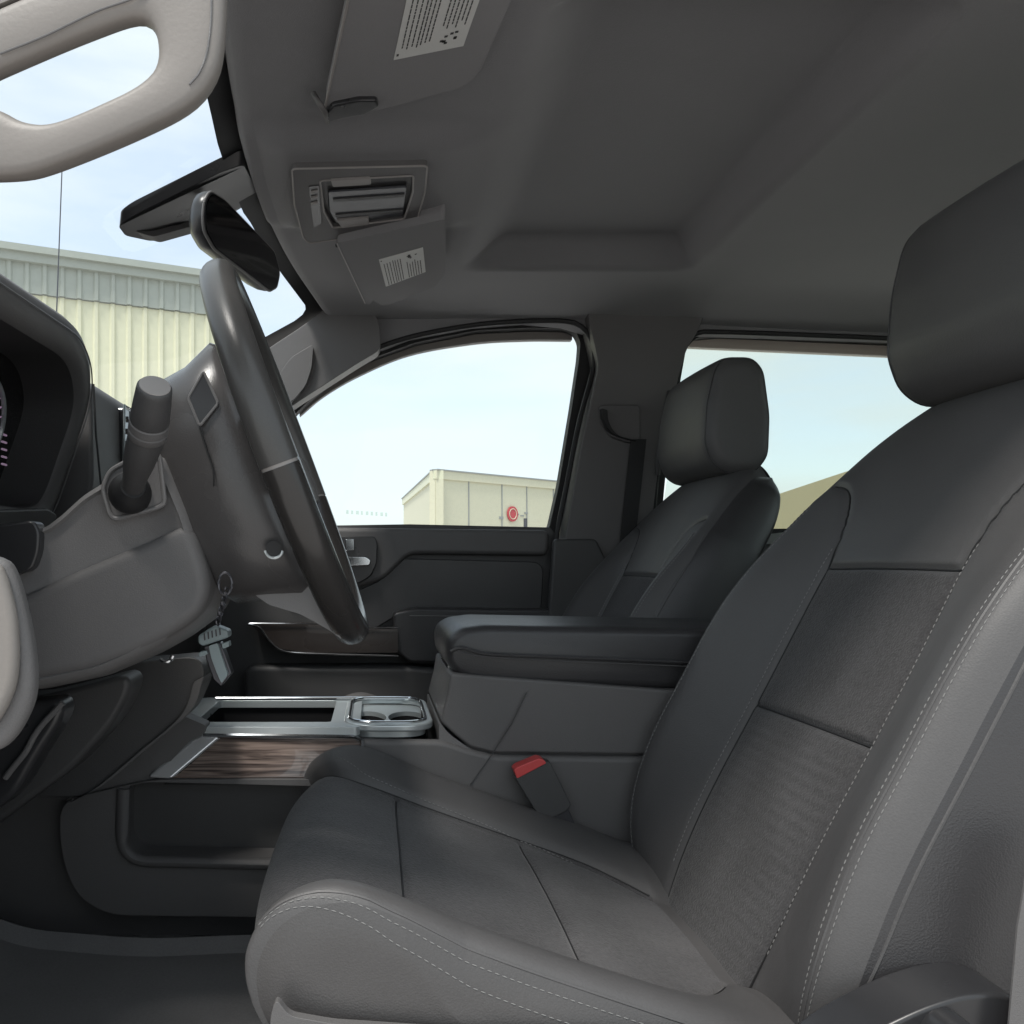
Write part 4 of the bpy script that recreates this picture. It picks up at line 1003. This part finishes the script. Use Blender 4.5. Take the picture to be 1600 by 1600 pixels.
# cream box building with a round red sign
cb = thing('cream_building', 'flat-roofed cream panel building with a round red sign seen through the passenger window', 'building', (5,33,-1.2))
Fc = P(680,735,30); Rt = Fc+(P(858,752,34)-Fc)*1.6; Lf = P(630,780,43.5); top = Fc.z
Rt.z = top; Lf.z = top
def wall3(p, q, z0, z1, off, th, name, m_, par):
    d = (q-p); d.z = 0; d.normalize(); n_ = Vector((d.y,-d.x,0)); n_ = -n_ if n_.y > 0 else n_
    pp = [Vector((a_.x,a_.y,z))+n_*off for a_, z in ((p,z0),(q,z0),(q,z1),(p,z1))]
    return obj(name, prism(pp, n_*th), m_, par, smooth=False)
wall3(Fc, Rt, -1.2, top-.3, -.3, .3, 'front_wall', 'cream_panel', cb)
wall3(Fc, Rt, top-.3, top, -.3, .38, 'fascia', 'cream_panel', cb)
wall3(Lf, Fc, -1.2, top-.3, -.3, .28, 'side_wall', 'cream_panel', cb); wall3(Lf, Fc, top-.3, top, -.3, .36, 'fascia', 'steel_yellow', cb)
wall3(Lf, Fc, top, top+.05, -.3, .40, 'coping', 'grey_wall', cb); wall3(Fc, Rt, top, top+.05, -.3, .42, 'coping', 'grey_wall', cb)
dF = (Rt-Fc).normalized(); LF = (Rt-Fc).length
for t in (.16,1.68,3.5,4.95,6.6,8.2):
    p = Fc+dF*t; wall3(p, p+dF*.05, -1.2, top-.3, 0, .02, 'panel_joint', 'grey_wall', cb)
pq = Fc+dF*((P(798,803,32.6)-Fc).dot(dF)); nF = Vector((dF.y,-dF.x,0)); nF = -nF if nF.y > 0 else nF
cz = 77*32.5/F
circ = lambda r, off: [Vector((pq.x,pq.y,cz))+nF*off+dF*math.cos(t)*r+Vector((0,0,1))*math.sin(t)*r for t in np.linspace(0,2*math.pi,32,endpoint=False)]
sg_ = obj('round_sign', prism(circ(.30,.03), nF*.04), 'sign_red', cb)
obj('sign_ring', tube(circ(.2,.08), .015, 6, closed=True), 'cream_panel', sg_)
for (px, w_, h_, py) in ((765,.22,.10,812),(815,.16,.05,804),(828,.2,.05,806),(840,.2,.07,802)):
    p = Fc+dF*((P(px,800,32.5)-Fc).dot(dF)); z_ = (880-py)*32.6/F
    wall3(p, p+dF*w_, z_, z_+h_, 0, .03, 'wall_fitting', 'grey_wall', cb)
po = obj('bollard', tube([P(821,905,12), P(821,810,12)], .028, 10), 'metal_dark'); tag(po, 'thin dark post standing in front of the cream building', 'post')
# tan building behind the passenger seat
tb = thing('tan_building', 'low tan building glimpsed through the rear side window between the seats', 'building', (11,20,-1.2))
nb_ = P(1310,748,18.5); fb = P(1205,781,24.7); zt = nb_.z; dd = (nb_-fb).normalized(); nb2 = nb_+dd*8; fb2 = fb-dd*6; nb2.z = fb2.z = zt
wall3(fb2, nb2, .72, zt, -.3, .4, 'upper_wall', 'tan_roof', tb); wall3(fb2, nb2, -1.2, .72, -.3, .3, 'lower_wall', 'grey_wall', tb)
obj('roof', prism([fb2+Vector((0,0,.0)), nb2+Vector((0,0,0)), nb2+Vector((8,0,.0)), fb2+Vector((8,0,.0))], (0,0,.08)), 'tan_roof', tb)
# radio mast on the far wing
an = obj('antenna', tube([Vector((P(97,262,1.95).x,1.95,1.02)), P(97,262,1.95), P(88,500,1.95), P(84,600,1.95)], [.0011,.0013,.0016,.002], 8), 'metal_dark'); tag(an, 'thin straight radio aerial standing on the bonnet outside the windscreen', 'aerial')
# bonnet of the truck outside the glass
bo = obj('truck_bonnet', prism(rnd([Vector((x,.5,z)) for x, z in ((-.98,.16),(-2.3,.03),(-2.45,-.2),(-2.45,-.9),(-.98,-.9))],.05), (0,1.58,0)), 'body_paint', cab, bevel=.04, seg=4)
